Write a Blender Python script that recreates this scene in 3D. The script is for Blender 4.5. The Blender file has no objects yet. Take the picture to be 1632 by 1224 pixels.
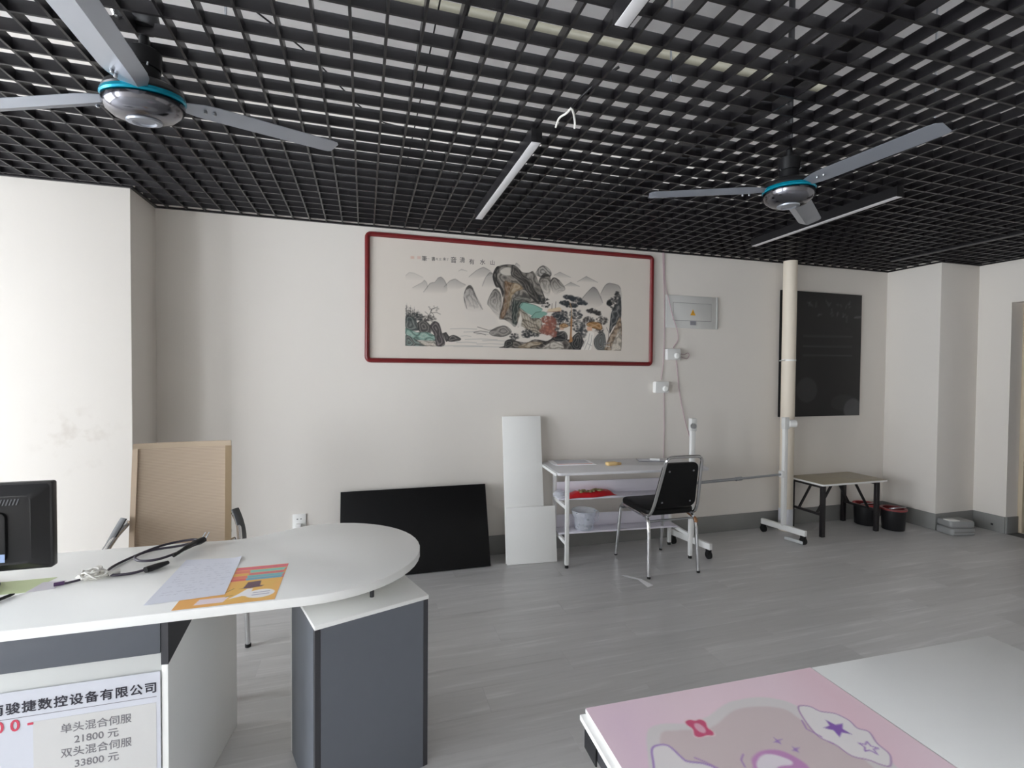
import bpy, bmesh, math, random
import numpy as np
from mathutils import Vector, Matrix
SC = bpy.context.scene
COL = SC.collection
PI = math.pi
R = math.radians
random.seed(7)

# ---------------------------------------------------------------- camera, world, light, exposure
cam = bpy.data.cameras.new('camera'); cam_o = bpy.data.objects.new('camera', cam); COL.objects.link(cam_o)
cam.sensor_width = 36.0; cam.sensor_fit = 'HORIZONTAL'; cam.lens = 787.44 / 1632 * 36; cam.clip_start = 0.05
yaw, pitch, roll = 0.2907, -0.0221, 0.0075
fw = Vector((math.sin(yaw) * math.cos(pitch), math.cos(yaw) * math.cos(pitch), math.sin(pitch)))
rt = Vector((math.cos(yaw), -math.sin(yaw), 0)); up = rt.cross(fw)
r2 = rt * math.cos(roll) + up * math.sin(roll); u2 = -rt * math.sin(roll) + up * math.cos(roll)
M = Matrix((r2, u2, -fw)).transposed().to_4x4(); M.translation = (0, 0, 1.4677)
cam_o.matrix_world = M
SC.camera = cam_o

SC.view_settings.view_transform = 'Standard'; SC.view_settings.look = 'None'
SC.view_settings.gamma = 1.0; SC.view_settings.use_curve_mapping = False
SC.view_settings.exposure = 0.26
SC.cycles.max_bounces = 12; SC.cycles.diffuse_bounces = 8; SC.cycles.transparent_max_bounces = 16
SC.cycles.use_denoising = True
SC.cycles.sample_clamp_indirect = 8.0

W = bpy.data.worlds.new('overcast_sky'); SC.world = W; W.use_nodes = True
bg = W.node_tree.nodes['Background']
bg.inputs[0].default_value = (0.92, 0.97, 1.03, 1); bg.inputs[1].default_value = 16.0

XL, XR, YB, YF, ZG, ZS = -5.0, 5.745, 3.837, -2.6, 2.548, 3.4     # left/right/back/front walls, grid, slab
WIN = [(0.1, 2.95, 0.20, 3.35), (-2.5, -0.95, 0.20, 3.35)]            # window openings in the left wall: y0 y1 z0 z1
def portal(name, loc, rot, sx, sy):
    l = bpy.data.lights.new(name, 'AREA'); l.shape = 'RECTANGLE'; l.size = sx; l.size_y = sy; l.cycles.is_portal = True
    o = bpy.data.objects.new(name, l); COL.objects.link(o); o.location = loc; o.rotation_euler = rot
for i, (a, b, c, d) in enumerate(WIN):
    portal('window_daylight', (XL - 0.10, (a + b) / 2, (c + d) / 2), (0, -PI / 2, 0), d - c, b - a)
HX0, HX1, HZ0, HZ1 = -2.2, 5.3, 2.62, 3.36                              # high windows behind the camera, added to brighten the slab above the grid
portal('window_daylight', ((HX0 + HX1) / 2, YF - 0.10, (HZ0 + HZ1) / 2), (PI / 2, 0, 0), HX1 - HX0, HZ1 - HZ0)  # sky portal of the added high windows

# ---------------------------------------------------------------- helpers
def lin(c):
    c /= 255.0
    return c / 12.92 if c <= 0.04045 else ((c + 0.055) / 1.055) ** 2.4
def rgb(h):
    if isinstance(h, str): h = tuple(int(h[i:i + 2], 16) for i in (0, 2, 4))
    return tuple(lin(c) for c in h)

def mat(name, col, rough=0.5, metal=0.0, var=0.06, scale=8.0, bump=0.0, bscale=60.0, spec=0.5, coat=0.0, stretch=(1, 1, 1)):
    m = bpy.data.materials.new(name); m.use_nodes = True
    nt = m.node_tree; N = nt.nodes; L = nt.links; b = N['Principled BSDF']
    b.inputs['Roughness'].default_value = rough; b.inputs['Metallic'].default_value = metal
    b.inputs['Specular IOR Level'].default_value = spec; b.inputs['Coat Weight'].default_value = coat
    c = rgb(col)
    tc = N.new('ShaderNodeTexCoord'); mp = N.new('ShaderNodeMapping'); mp.inputs['Scale'].default_value = stretch
    L.new(tc.outputs['Object'], mp.inputs[0])
    nz = N.new('ShaderNodeTexNoise'); nz.inputs['Scale'].default_value = scale; nz.inputs['Detail'].default_value = 3
    L.new(mp.outputs[0], nz.inputs['Vector'])
    mx = N.new('ShaderNodeMix'); mx.data_type = 'RGBA'
    mx.inputs['A'].default_value = (*[x * (1 - var) for x in c], 1); mx.inputs['B'].default_value = (*[min(1, x * (1 + var)) for x in c], 1)
    L.new(nz.outputs['Fac'], mx.inputs['Factor']); L.new(mx.outputs['Result'], b.inputs['Base Color'])
    if bump:
        n2 = N.new('ShaderNodeTexNoise'); n2.inputs['Scale'].default_value = bscale; L.new(mp.outputs[0], n2.inputs['Vector'])
        bp = N.new('ShaderNodeBump'); bp.inputs['Strength'].default_value = bump; bp.inputs['Distance'].default_value = 0.002
        L.new(n2.outputs['Fac'], bp.inputs['Height']); L.new(bp.outputs[0], b.inputs['Normal'])
    return m

def mat_paint():                                   # reads the colours a raster painted onto the vertices
    m = bpy.data.materials.new('printed_paper'); m.use_nodes = True
    nt = m.node_tree; b = nt.nodes['Principled BSDF']; b.inputs['Roughness'].default_value = 0.45
    a = nt.nodes.new('ShaderNodeVertexColor'); a.layer_name = 'print'
    nt.links.new(a.outputs['Color'], b.inputs['Base Color'])
    return m

def mat_clear(name, tint=(1, 1, 1), alpha=0.85, rough=0.05):
    m = bpy.data.materials.new(name); m.use_nodes = True
    nt = m.node_tree; N = nt.nodes; L = nt.links; N.remove(N['Principled BSDF'])
    t = N.new('ShaderNodeBsdfTransparent'); t.inputs[0].default_value = (*tint, 1)
    g = N.new('ShaderNodeBsdfPrincipled'); g.inputs['Roughness'].default_value = rough; g.inputs['Base Color'].default_value = (.8, .82, .85, 1)
    nz = N.new('ShaderNodeTexNoise'); nz.inputs['Scale'].default_value = 5
    mr = N.new('ShaderNodeMapRange'); mr.inputs['To Min'].default_value = (1 - alpha) * .8; mr.inputs['To Max'].default_value = (1 - alpha) * 1.2
    L.new(nz.outputs['Fac'], mr.inputs['Value'])
    x = N.new('ShaderNodeMixShader'); L.new(mr.outputs[0], x.inputs[0])
    L.new(t.outputs[0], x.inputs[1]); L.new(g.outputs[0], x.inputs[2]); L.new(x.outputs[0], N['Material Output'].inputs[0])
    return m

class MB:
    def __init__(s): s.v = []; s.f = []
    def add(s, vs, fs):
        n = len(s.v); s.v += [tuple(p) for p in vs]; s.f += [tuple(i + n for i in f) for f in fs]; return s
    def bx(s, x0, x1, y0, y1, z0, z1):
        return s.add([(x0, y0, z0), (x1, y0, z0), (x1, y1, z0), (x0, y1, z0), (x0, y0, z1), (x1, y0, z1), (x1, y1, z1), (x0, y1, z1)],
                     [(0, 3, 2, 1), (4, 5, 6, 7), (0, 1, 5, 4), (1, 2, 6, 5), (2, 3, 7, 6), (3, 0, 4, 7)])
    def beam(s, a, b, w, h, upv=(0, 0, 1)):         # a box bar from a to b
        a = Vector(a); b = Vector(b); d = (b - a).normalized(); r = d.cross(Vector(upv)).normalized(); u = r.cross(d)
        vs = [p + r * i * w / 2 + u * j * h / 2 for p in (a, b) for i, j in ((-1, -1), (1, -1), (1, 1), (-1, 1))]
        return s.add(vs, [(0, 1, 2, 3), (7, 6, 5, 4), (0, 4, 5, 1), (1, 5, 6, 2), (2, 6, 7, 3), (3, 7, 4, 0)])
    def prism(s, poly, z0, z1, tf=None):
        n = len(poly)
        vs = [(p[0], p[1], z0) for p in poly] + [(p[0], p[1], z1) for p in poly]
        if tf: vs = [tf(*p) for p in vs]
        return s.add(vs, [tuple(range(n - 1, -1, -1)), tuple(range(n, 2 * n))] + [(i, (i + 1) % n, n + (i + 1) % n, n + i) for i in range(n)])
    def tube(s, path, r, n=8, closed=False, sq=1.0):
        P = [Vector(p) for p in path]; k = len(P); rs = r if isinstance(r, (list, tuple)) else [r] * k
        T = []
        for i in range(k):
            a = P[i - 1] if (i or closed) else P[0]; b = P[(i + 1) % k] if (i < k - 1 or closed) else P[-1]
            T.append((b - a).normalized())
        nr = T[0].orthogonal().normalized(); vs = []
        if abs(T[0].z) < .9: nr = (Vector((0, 0, 1)) - T[0] * T[0].z).normalized()
        for i in range(k):
            nr = (nr - T[i] * nr.dot(T[i])).normalized(); bi = T[i].cross(nr)
            for j in range(n):
                a = 2 * PI * j / n; vs.append(P[i] + nr * math.cos(a) * rs[i] * sq + bi * math.sin(a) * rs[i])
        fs = []
        for i in range(k if closed else k - 1):
            for j in range(n):
                a, b = i * n + j, i * n + (j + 1) % n; c, d = ((i + 1) % k) * n + (j + 1) % n, ((i + 1) % k) * n + j
                fs.append((a, b, c, d))
        if not closed: fs += [tuple(range(n - 1, -1, -1)), tuple(range((k - 1) * n, k * n))]
        return s.add(vs, fs)
    def lathe(s, prof, n=32, o=(0, 0, 0), closed=False):
        k = len(prof); vs = []
        for r, z in prof:
            for j in range(n):
                a = 2 * PI * j / n; vs.append((o[0] + r * math.cos(a), o[1] + r * math.sin(a), o[2] + z))
        fs = []
        for i in range(k if closed else k - 1):
            for j in range(n):
                i2 = (i + 1) % k
                fs.append((i * n + j, i * n + (j + 1) % n, i2 * n + (j + 1) % n, i2 * n + j))
        if not closed: fs += [tuple(range(n - 1, -1, -1)), tuple(range((k - 1) * n, k * n))]
        return s.add(vs, fs)
    def cyl(s, a, b, r, n=16): return s.tube([a, b], r, n)
    def build(s, name, m, parent=None, bev=0.0, seg=2, ang=35):
        me = bpy.data.meshes.new(name); me.from_pydata(s.v, [], s.f); me.update()
        bm = bmesh.new(); bm.from_mesh(me)
        bmesh.ops.recalc_face_normals(bm, faces=bm.faces)
        if bev:
            es = [e for e in bm.edges if len(e.link_faces) == 2 and e.calc_face_angle(0) > R(30)]
            bmesh.ops.bevel(bm, geom=es, offset=bev, segments=seg, affect='EDGES', profile=0.5, clamp_overlap=True)
        bm.to_mesh(me); bm.free()
        me.shade_smooth(); me.set_sharp_from_angle(angle=R(ang))
        me.materials.append(m)
        o = bpy.data.objects.new(name, me); COL.objects.link(o)
        if parent: o.parent = parent
        return o

def box(name, m, parent, x0, x1, y0, y1, z0, z1, bev=0.0): return MB().bx(x0, x1, y0, y1, z0, z1).build(name, m, parent, bev)
def tag(o, label, cat, group=None):
    o['label'] = label; o['category'] = cat
    if group: o['group'] = group
    return o
def thing(name, label, cat, loc=(0, 0, 0), rz=0.0, group=None):
    o = bpy.data.objects.new(name, None); COL.objects.link(o); o.location = loc; o.rotation_euler = (0, 0, rz); o.empty_display_size = .05
    return tag(o, label, cat, group)
def struct(o, label=None):
    o['kind'] = 'structure'
    if label: o['label'] = label
    return o
def dup(root, loc, rz, label):
    r = root.copy(); COL.objects.link(r); r.location = loc; r.rotation_euler = (0, 0, rz); r['label'] = label
    for ch in list(root.children):
        c = ch.copy(); COL.objects.link(c); c.parent = r
        for g in ch.children:
            d = g.copy(); COL.objects.link(d); d.parent = c
    return r
def cr(pts, n=8, closed=False):                     # Catmull-Rom through the points
    P = [Vector(p) for p in pts]; k = len(P); out = []
    for i in range(k if closed else k - 1):
        p0 = P[i - 1] if (i or closed) else P[0]; p1 = P[i]; p2 = P[(i + 1) % k]; p3 = P[(i + 2) % k] if (closed or i + 2 < k) else P[-1]
        for j in range(n):
            t = j / n
            out.append(0.5 * ((2 * p1) + (p2 - p0) * t + (2 * p0 - 5 * p1 + 4 * p2 - p3) * t * t + (3 * p1 - p0 - 3 * p2 + p3) * t ** 3))
    if not closed: out.append(P[-1])
    return out
def fil(pts, r, n=5, closed=False):                 # polyline with rounded corners
    P = [Vector(p) for p in pts]; k = len(P); out = []
    for i in range(k):
        if not closed and i in (0, k - 1): out.append(P[i]); continue
        a = P[i - 1] - P[i]; b = P[(i + 1) % k] - P[i]
        q = min(r, a.length * .48, b.length * .48); a = a.normalized() * q; b = b.normalized() * q
        for j in range(n + 1):
            t = j / n; out.append(P[i] + a * (1 - t) ** 2 + b * t * t)
    return out
def rrect(x0, x1, y0, y1, r, n=4):
    out = []
    for cx, cy, a0 in ((x1 - r, y1 - r, 0), (x0 + r, y1 - r, PI / 2), (x0 + r, y0 + r, PI), (x1 - r, y0 + r, 3 * PI / 2)):
        for j in range(n + 1): a = a0 + j * PI / 2 / n; out.append((cx + r * math.cos(a), cy + r * math.sin(a)))
    return out

def sm(pts, n=5): return [(q.x, q.y) for q in cr([(x, y, 0) for x, y in pts], n, True)]

class Raster:                                       # paints flat print; units are mm on the sheet
    def __init__(s, w, h, res, base):
        s.w, s.h = w, h; s.nx = int(w / res) + 1; s.ny = int(h / res) + 1; s.res = res
        s.X, s.Y = np.meshgrid(np.linspace(0, w, s.nx), np.linspace(0, h, s.ny))
        s.c = np.zeros((s.ny, s.nx, 3)); s.c[:] = rgb(base)
        s.noise = np.random.RandomState(3)
    def win(s, x0, x1, y0, y1):
        a = max(0, int(x0 / s.res) - 1); b = min(s.nx, int(x1 / s.res) + 3); c = max(0, int(y0 / s.res) - 1); d = min(s.ny, int(y1 / s.res) + 3)
        return slice(c, max(c, d)), slice(a, max(a, b))
    def mix(s, sl, col, cov):
        s.c[sl] = s.c[sl] * (1 - cov[..., None]) + np.array(rgb(col)) * cov[..., None]
    def dist(s, X, Y, pts, closed):
        d = np.full(X.shape, 1e9); k = len(pts)
        for i in range(k if closed else k - 1):
            ax, ay = pts[i]; bx, by = pts[(i + 1) % k]; dx, dy = bx - ax, by - ay
            t = np.clip(((X - ax) * dx + (Y - ay) * dy) / (dx * dx + dy * dy + 1e-9), 0, 1)
            d = np.minimum(d, np.hypot(X - ax - t * dx, Y - ay - t * dy))
        return d
    def poly(s, col, a, soft, pts, fade=0, ridge=0, rc='2b2b2c'):
        xs = [p[0] for p in pts]; ys = [p[1] for p in pts]; sl = s.win(min(xs) - soft, max(xs) + soft, min(ys) - soft, max(ys) + soft)
        X, Y = s.X[sl], s.Y[sl]
        if X.size == 0: return
        ins = np.zeros(X.shape, bool); k = len(pts)
        for i in range(k):
            ax, ay = pts[i]; bx, by = pts[(i + 1) % k]
            if ay == by: continue
            ins ^= ((ay > Y) != (by > Y)) & (X < (bx - ax) * (Y - ay) / (by - ay) + ax)
        d = s.dist(X, Y, pts, True); sd = np.where(ins, -d, d); cov = np.clip(.5 - sd / soft, 0, 1) * a
        if fade: cov = cov * np.clip((Y - min(ys)) / (max(ys) - min(ys) + 1e-6), .05, 1) ** .8
        s.mix(sl, col, cov)
        if ridge:
            s.c[sl] *= (1 + (s.noise.uniform(-.35, .25, X.shape) * cov)[..., None])
            s.mix(sl, '2a2829', np.clip(1.2 - np.abs(sd + 2) / 3.5, 0, 1) * .7 * cov)
            w = np.sin(d / ridge * 3.0 + 1.9 * np.sin(X / 17.0) + 1.2 * np.sin(Y / 11.0 + X / 29.0))
            s.mix(sl, rc, np.clip(w - .1, 0, 1) * .85 * cov * ins)
            s.mix(sl, 'd8d2c8', np.clip(-w - .6, 0, 1) * .6 * cov * ins)
    def line(s, col, a, w, pts):
        xs = [p[0] for p in pts]; ys = [p[1] for p in pts]; sl = s.win(min(xs) - w, max(xs) + w, min(ys) - w, max(ys) + w)
        X, Y = s.X[sl], s.Y[sl]
        if X.size == 0: return
        s.mix(sl, col, np.clip(.5 + (w / 2 - s.dist(X, Y, pts, False)) / max(2.0, s.res), 0, 1) * a)
    def blobs(s, col, a, c, rx, ry, n, r):
        for _ in range(n):
            t = s.noise.uniform(0, 2 * PI); q = s.noise.uniform(0, 1) ** .5
            x, y = c[0] + rx * q * math.cos(t), c[1] + ry * q * math.sin(t); rr = r * s.noise.uniform(.6, 1.3)
            s.ell(col, a * s.noise.uniform(.35, .9), x, y, rr, rr * .75)
    def ell(s, col, a, x, y, rx, ry, ring=0):
        sl = s.win(x - rx - 3, x + rx + 3, y - ry - 3, y + ry + 3); X, Y = s.X[sl], s.Y[sl]
        if X.size == 0: return
        d = (np.hypot((X - x) / rx, (Y - y) / ry) - 1) * min(rx, ry); d = np.abs(d) - ring if ring else d
        s.mix(sl, col, np.clip(.5 - d / max(1.5, s.res), 0, 1) * a)
    def build(s, name, m, parent, tf):              # tf(x_m, y_m) -> local point
        pts = [tf(x / 1000, y / 1000) for x, y in zip(s.X.ravel().tolist(), s.Y.ravel().tolist())]
        nx, ny = s.nx, s.ny
        i = np.arange((ny - 1) * nx).reshape(ny - 1, nx)[:, :-1].ravel()
        fs = np.stack([i, i + 1, i + nx + 1, i + nx], 1)
        me = bpy.data.meshes.new(name); me.from_pydata(pts, [], fs.tolist())
        ca = me.color_attributes.new('print', 'FLOAT_COLOR', 'POINT')
        ca.data.foreach_set('color', np.concatenate([s.c.reshape(-1, 3), np.ones((nx * ny, 1))], 1).astype(np.float32).ravel())
        me.materials.append(m); me.update()
        o = bpy.data.objects.new(name, me); COL.objects.link(o)
        if parent: o.parent = parent
        return o

def lettering(name, body, size, m, parent, matrix, align='CENTER', bold=0.0, depth=0.0002):
    cu = bpy.data.curves.new(name, 'FONT'); cu.body = body; cu.size = size; cu.align_x = align; cu.align_y = 'CENTER'
    cu.extrude = depth; cu.resolution_u = 3
    t = bpy.data.objects.new(name, cu); COL.objects.link(t)
    bpy.context.view_layer.update()
    me = bpy.data.meshes.new_from_object(t.evaluated_get(bpy.context.evaluated_depsgraph_get()))
    bpy.data.objects.remove(t); bpy.data.curves.remove(cu)
    if bold:
        bm = bmesh.new()
        for k, (dx, dy) in enumerate(((-1, 0), (1, 0), (0, -1), (0, 1), (.7, .7), (-.7, -.7))):
            n0 = len(bm.verts); bm.from_mesh(me); bm.verts.ensure_lookup_table()
            for v in bm.verts[n0:]: v.co.x += dx * bold; v.co.y += dy * bold; v.co.z += k * .00002
        bm.to_mesh(me); bm.free()
    me.name = name; me.materials.clear(); me.materials.append(m)
    o = bpy.data.objects.new(name, me); COL.objects.link(o)
    if parent: o.parent = parent
    o.matrix_local = matrix
    return o
FACE = Matrix.Rotation(PI / 2, 4, 'X')              # text standing on a wall that faces -Y
def on_wall(x, y, z): return Matrix.Translation((x, y, z)) @ FACE

# ---------------------------------------------------------------- materials
def wall_paint():
    m = mat('wall_paint', (226, 221, 214), .75, var=.015, scale=1.5, bump=.05, bscale=180, spec=.3)
    return m
WALL = wall_paint()
def stained():                                     # paint with a brownish scuff on the column face
    m = wall_paint(); m.name = 'scuffed_wall_paint'; nt = m.node_tree; N = nt.nodes; L = nt.links; b = N['Principled BSDF']
    src = b.inputs['Base Color'].links[0].from_socket
    g = N.new('ShaderNodeNewGeometry'); vd = N.new('ShaderNodeVectorMath'); vd.operation = 'DISTANCE'; vd.inputs[1].default_value = (-1.60, 3.472, 1.06)
    L.new(g.outputs['Position'], vd.inputs[0])
    mr = N.new('ShaderNodeMapRange'); mr.inputs['From Min'].default_value = .26; mr.inputs['From Max'].default_value = .05; L.new(vd.outputs['Value'], mr.inputs['Value'])
    nz = N.new('ShaderNodeTexNoise'); nz.inputs['Scale'].default_value = 14; nz.inputs['Detail'].default_value = 6; L.new(g.outputs['Position'], nz.inputs['Vector'])
    m2 = N.new('ShaderNodeMapRange'); m2.inputs['From Min'].default_value = .52; m2.inputs['From Max'].default_value = .72; m2.inputs['To Max'].default_value = .22; L.new(nz.outputs['Fac'], m2.inputs['Value'])
    ml = N.new('ShaderNodeMath'); ml.operation = 'MULTIPLY'; L.new(mr.outputs[0], ml.inputs[0]); L.new(m2.outputs[0], ml.inputs[1])
    mx = N.new('ShaderNodeMix'); mx.data_type = 'RGBA'; mx.inputs['B'].default_value = (*rgb((150, 130, 105)), 1)
    L.new(ml.outputs[0], mx.inputs['Factor']); L.new(src, mx.inputs['A']); L.new(mx.outputs['Result'], b.inputs['Base Color'])
    return m
SCUFF = stained()
SLAB = mat('slab_paint', (246, 244, 244), .85, var=.02, scale=2)
BASE = mat('skirting_grey', (130, 130, 128), .5, var=.05, scale=6)
GRIDM = mat('grid_black', (22, 20, 23), .34, var=.1, scale=3, spec=.5)
WHITE = mat('white_laminate', (241, 241, 238), .35, var=.012, scale=5)
WHITE_EDGE = mat('white_edge_band', (205, 204, 200), .4, var=.02)
WMETAL = mat('white_powder_coat', (228, 228, 226), .35, var=.02)
GREYLAM = mat('grey_laminate', (97, 101, 108), .42, var=.03, scale=30)
DARKLAM = mat('charcoal_laminate', (52, 52, 56), .45, var=.04, scale=30)
BLACKP = mat('black_plastic', (24, 24, 26), .38, var=.08)
BLACKG = mat('black_gloss_panel', (12, 12, 13), .45, var=.1, spec=.25)
BLACKV = mat('black_vinyl', (9, 9, 10), .5, var=.1, bump=.1, bscale=200, spec=.25)
CHROME = mat('chrome', (205, 205, 205), .14, 1.0, var=.03)
STEEL = mat('brushed_steel', (165, 168, 172), .3, 1.0, var=.05)
RUST = mat('rusty_chrome', (140, 100, 70), .5, .6, var=.2, scale=60)
RUBBER = mat('black_rubber', (18, 18, 18), .7, var=.1)
PAPER = mat('white_paper', (220, 221, 227), .7, var=.02, scale=20)
PRINT = mat_paint()
REDWOOD = mat('red_lacquer_wood', (112, 28, 30), .35, var=.18, scale=14, stretch=(1, 1, 1))
INK = mat('black_ink', (38, 36, 48), .6, var=.05)
GREYINK = mat('grey_ink', (120, 118, 122), .6, var=.05)
REDINK = mat('red_ink', (205, 70, 92), .6, var=.05)
GLASS = mat_clear('window_glass', (1, 1, 1), .93, .02)
CLEAR = mat_clear('clear_plastic', (.97, .98, 1), .72, .12)
FRAMEW = mat('white_window_frame', (225, 226, 228), .4, var=.02)

def mat_floor():
    m = bpy.data.materials.new('grey_wood_vinyl'); m.use_nodes = True
    nt = m.node_tree; N = nt.nodes; L = nt.links; b = N['Principled BSDF']
    g = N.new('ShaderNodeNewGeometry'); oi = N.new('ShaderNodeObjectInfo')
    cx = N.new('ShaderNodeCombineXYZ'); ml = N.new('ShaderNodeMath'); ml.operation = 'MULTIPLY'; ml.inputs[1].default_value = 37.0
    L.new(oi.outputs['Random'], ml.inputs[0]); L.new(ml.outputs[0], cx.inputs[2]); L.new(ml.outputs[0], cx.inputs[0])
    ad = N.new('ShaderNodeVectorMath'); L.new(g.outputs['Position'], ad.inputs[0]); L.new(cx.outputs[0], ad.inputs[1])
    def nz(sx, sy, sc, det):
        mp = N.new('ShaderNodeMapping'); mp.inputs['Scale'].default_value = (sx, sy, 1); L.new(ad.outputs[0], mp.inputs[0])
        n = N.new('ShaderNodeTexNoise'); n.inputs['Scale'].default_value = sc; n.inputs['Detail'].default_value = det; n.inputs['Distortion'].default_value = .6
        L.new(mp.outputs[0], n.inputs['Vector']); return n
    n1 = nz(.35, 4.0, 5, 5); n2 = nz(.5, 10, 7, 3)
    a1 = N.new('ShaderNodeMath'); a1.operation = 'MULTIPLY_ADD'; a1.inputs[1].default_value = .68; L.new(n1.outputs['Fac'], a1.inputs[0])
    a2 = N.new('ShaderNodeMath'); a2.operation = 'MULTIPLY'; a2.inputs[1].default_value = .32; L.new(n2.outputs['Fac'], a2.inputs[0]); L.new(a2.outputs[0], a1.inputs[2])
    rp = N.new('ShaderNodeValToRGB'); e = rp.color_ramp.elements
    e[0].position = .2; e[0].color = (*rgb((170, 169, 168)), 1); e[1].position = .78; e[1].color = (*rgb((214, 213, 212)), 1)
    q = e.new(.5); q.color = (*rgb((188, 187, 186)), 1); rp.color_ramp.interpolation = 'EASE'
    L.new(a1.outputs[0], rp.inputs[0])
    hv = N.new('ShaderNodeHueSaturation'); mr = N.new('ShaderNodeMapRange'); mr.inputs['To Min'].default_value = .93; mr.inputs['To Max'].default_value = 1.06
    L.new(oi.outputs['Random'], mr.inputs['Value']); L.new(mr.outputs[0], hv.inputs['Value']); L.new(rp.outputs[0], hv.inputs['Color'])
    L.new(hv.outputs[0], b.inputs['Base Color'])
    rr = N.new('ShaderNodeMapRange'); rr.inputs['To Min'].default_value = .3; rr.inputs['To Max'].default_value = .44; L.new(n1.outputs['Fac'], rr.inputs['Value'])
    L.new(rr.outputs[0], b.inputs['Roughness'])
    bp = N.new('ShaderNodeBump'); bp.inputs['Strength'].default_value = .12; bp.inputs['Distance'].default_value = .001; L.new(n2.outputs['Fac'], bp.inputs['Height']); L.new(bp.outputs[0], b.inputs['Normal'])
    return m
FLOOR = mat_floor(); FLOOR.node_tree.nodes['Principled BSDF'].inputs['Specular IOR Level'].default_value = .85

# ---------------------------------------------------------------- the room
floor = struct(box('floor', mat('floor_underlay', (95, 94, 93), .7), None, XL, XR + .5, YF, YB, -.12, -.004))
PL, PW = 1.22, .18
pk = None; row = 0; y = YB
while y > -1.1:
    y0 = max(YF, y - PW); off = (row * .47) % PL; x = XL - off
    while x < XR:
        a, b = max(x, XL), min(x + PL, XR)
        if b - a > .03:
            if pk is None: pk = MB().bx(0, PL - .0006, 0, PW - .0006, -.0038, 0).build('plank', FLOOR, floor); o = pk
            else: o = pk.copy(); COL.objects.link(o)
            o.location = (a, y0, 0); o.scale = ((b - a) / PL, (y - y0) / PW, 1)
        x += PL
    y -= PW; row += 1
box('rear_vinyl', FLOOR, floor, XL, XR, YF, y, -.0038, 0)

struct(box('wall_back', WALL, None, -1.327, 5.225, YB, YB + .15, -.1, ZS))
struct(box('wall_left_column', SCUFF, None, XL - .15, -1.327, 3.472, YB + .15, -.1, ZS, .004), 'white wall column at the left corner')
struct(box('wall_right_column', WALL, None, 5.225, XR + .25, 3.332, YB + .15, -.1, ZS, .004), 'white wall column at the right corner')
b = MB(); T = .2
ys = [YF]
b.bx(XL - T, XL, YF, 3.472, -.1, WIN[0][2]); b.bx(XL - T, XL, YF, 3.472, WIN[0][3], ZS)
for y0, y1 in ((YF, WIN[1][0]), (WIN[1][1], WIN[0][0]), (WIN[0][1], 3.472)): b.bx(XL - T, XL, y0, y1, WIN[0][2], WIN[0][3])
struct(b.build('wall_left', WALL))
DY0, DY1, DZ = 2.13, 3.072, 2.157
b = MB(); b.bx(XR, XR + .25, YF, DY0, -.1, ZS); b.bx(XR, XR + .25, DY1, 3.332, -.1, ZS); b.bx(XR, XR + .25, DY0, DY1, DZ, ZS)
struct(b.build('wall_right', WALL))
b = MB(); b.bx(XL - T, XR + .25, YF - .15, YF, -.1, HZ0); b.bx(XL - T, XR + .25, YF - .15, YF, HZ1, ZS); b.bx(XL - T, HX0, YF - .15, YF, HZ0, HZ1); b.bx(HX1, XR + .25, YF - .15, YF, HZ0, HZ1)
struct(b.build('wall_front', WALL))
b = MB(); b.bx(HX0, HX1, YF - .13, YF - .06, HZ0, HZ0 + .04).bx(HX0, HX1, YF - .13, YF - .06, HZ1 - .04, HZ1)
for k in range(6): x = HX0 + (HX1 - HX0 - .05) * k / 5; b.bx(x, x + .05, YF - .13, YF - .06, HZ0 + .04, HZ1 - .04)
w3 = struct(b.build('window_3', FRAMEW))  # unseen row of high windows, added for its light on the slab
for k in range(5): x = HX0 + (HX1 - HX0 - .05) * k / 5 + .05; box('pane', GLASS, w3, x, x + (HX1 - HX0 - .05) / 5 - .05, YF - .1, YF - .095, HZ0 + .04, HZ1 - .04)
struct(box('ceiling', SLAB, None, XL - T, XR + .25, YF - .15, YB + .15, ZS, ZS + .15), 'grey white concrete ceiling slab above the black grid')

H = .155; t = .012
struct(box('baseboard_back', BASE, None, -1.327, 5.225, YB - t, YB, 0, H, .003))
b = MB(); b.bx(5.225 - t, 5.225, 3.332 - t, YB - t, 0, H); b.bx(5.225, XR - t, 3.332 - t, 3.332, 0, H); b.bx(XR - t, XR, DY1, 3.332, 0, H); b.bx(XR, XR + .16, DY1 - t, DY1, 0, H)
b.bx(XR - t, XR, YF, DY0, 0, H)
rb = struct(b.build('baseboard_right', BASE, None, .002))
box('floor_socket', BLACKP, rb, XR - t - .003, XR - t, 3.16, 3.178, .055, .072)
b = MB(); b.bx(XL, XL + t, YF, 3.472 - t, 0, H); b.bx(XL + t, -1.327 + t, 3.472 - t, 3.472, 0, H); b.bx(-1.327, -1.327 + t, 3.472, YB - t, 0, H)
struct(b.build('baseboard_left', BASE, None, .002))

for i, (a, bq, c, d) in enumerate(WIN):
    w = struct(MB().bx(XL - .14, XL - .06, a, a + .05, c, d).bx(XL - .14, XL - .06, bq - .05, bq, c, d).bx(XL - .14, XL - .06, a + .05, bq - .05, c, c + .05).bx(XL - .14, XL - .06, a + .05, bq - .05, d - .05, d)
               .build('window_%d' % (i + 1), FRAMEW, None, .004))
    n = 3; st = (bq - a - .1) / n
    for k in range(1, n): box('mullion', FRAMEW, w, XL - .13, XL - .07, a + .05 + k * st - .025, a + .05 + k * st + .025, c + .05, d - .05, .003)
    for k in range(n): box('pane', GLASS, w, XL - .103, XL - .098, a + .055 + k * st + .02, a + .045 + (k + 1) * st - .02, c + .05, d - .05)
    struct(box('window_%d_sill' % (i + 1), WHITE, None, XL - .06, XL + .05, a - .03, bq + .03, c - .03, c, .005))

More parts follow.
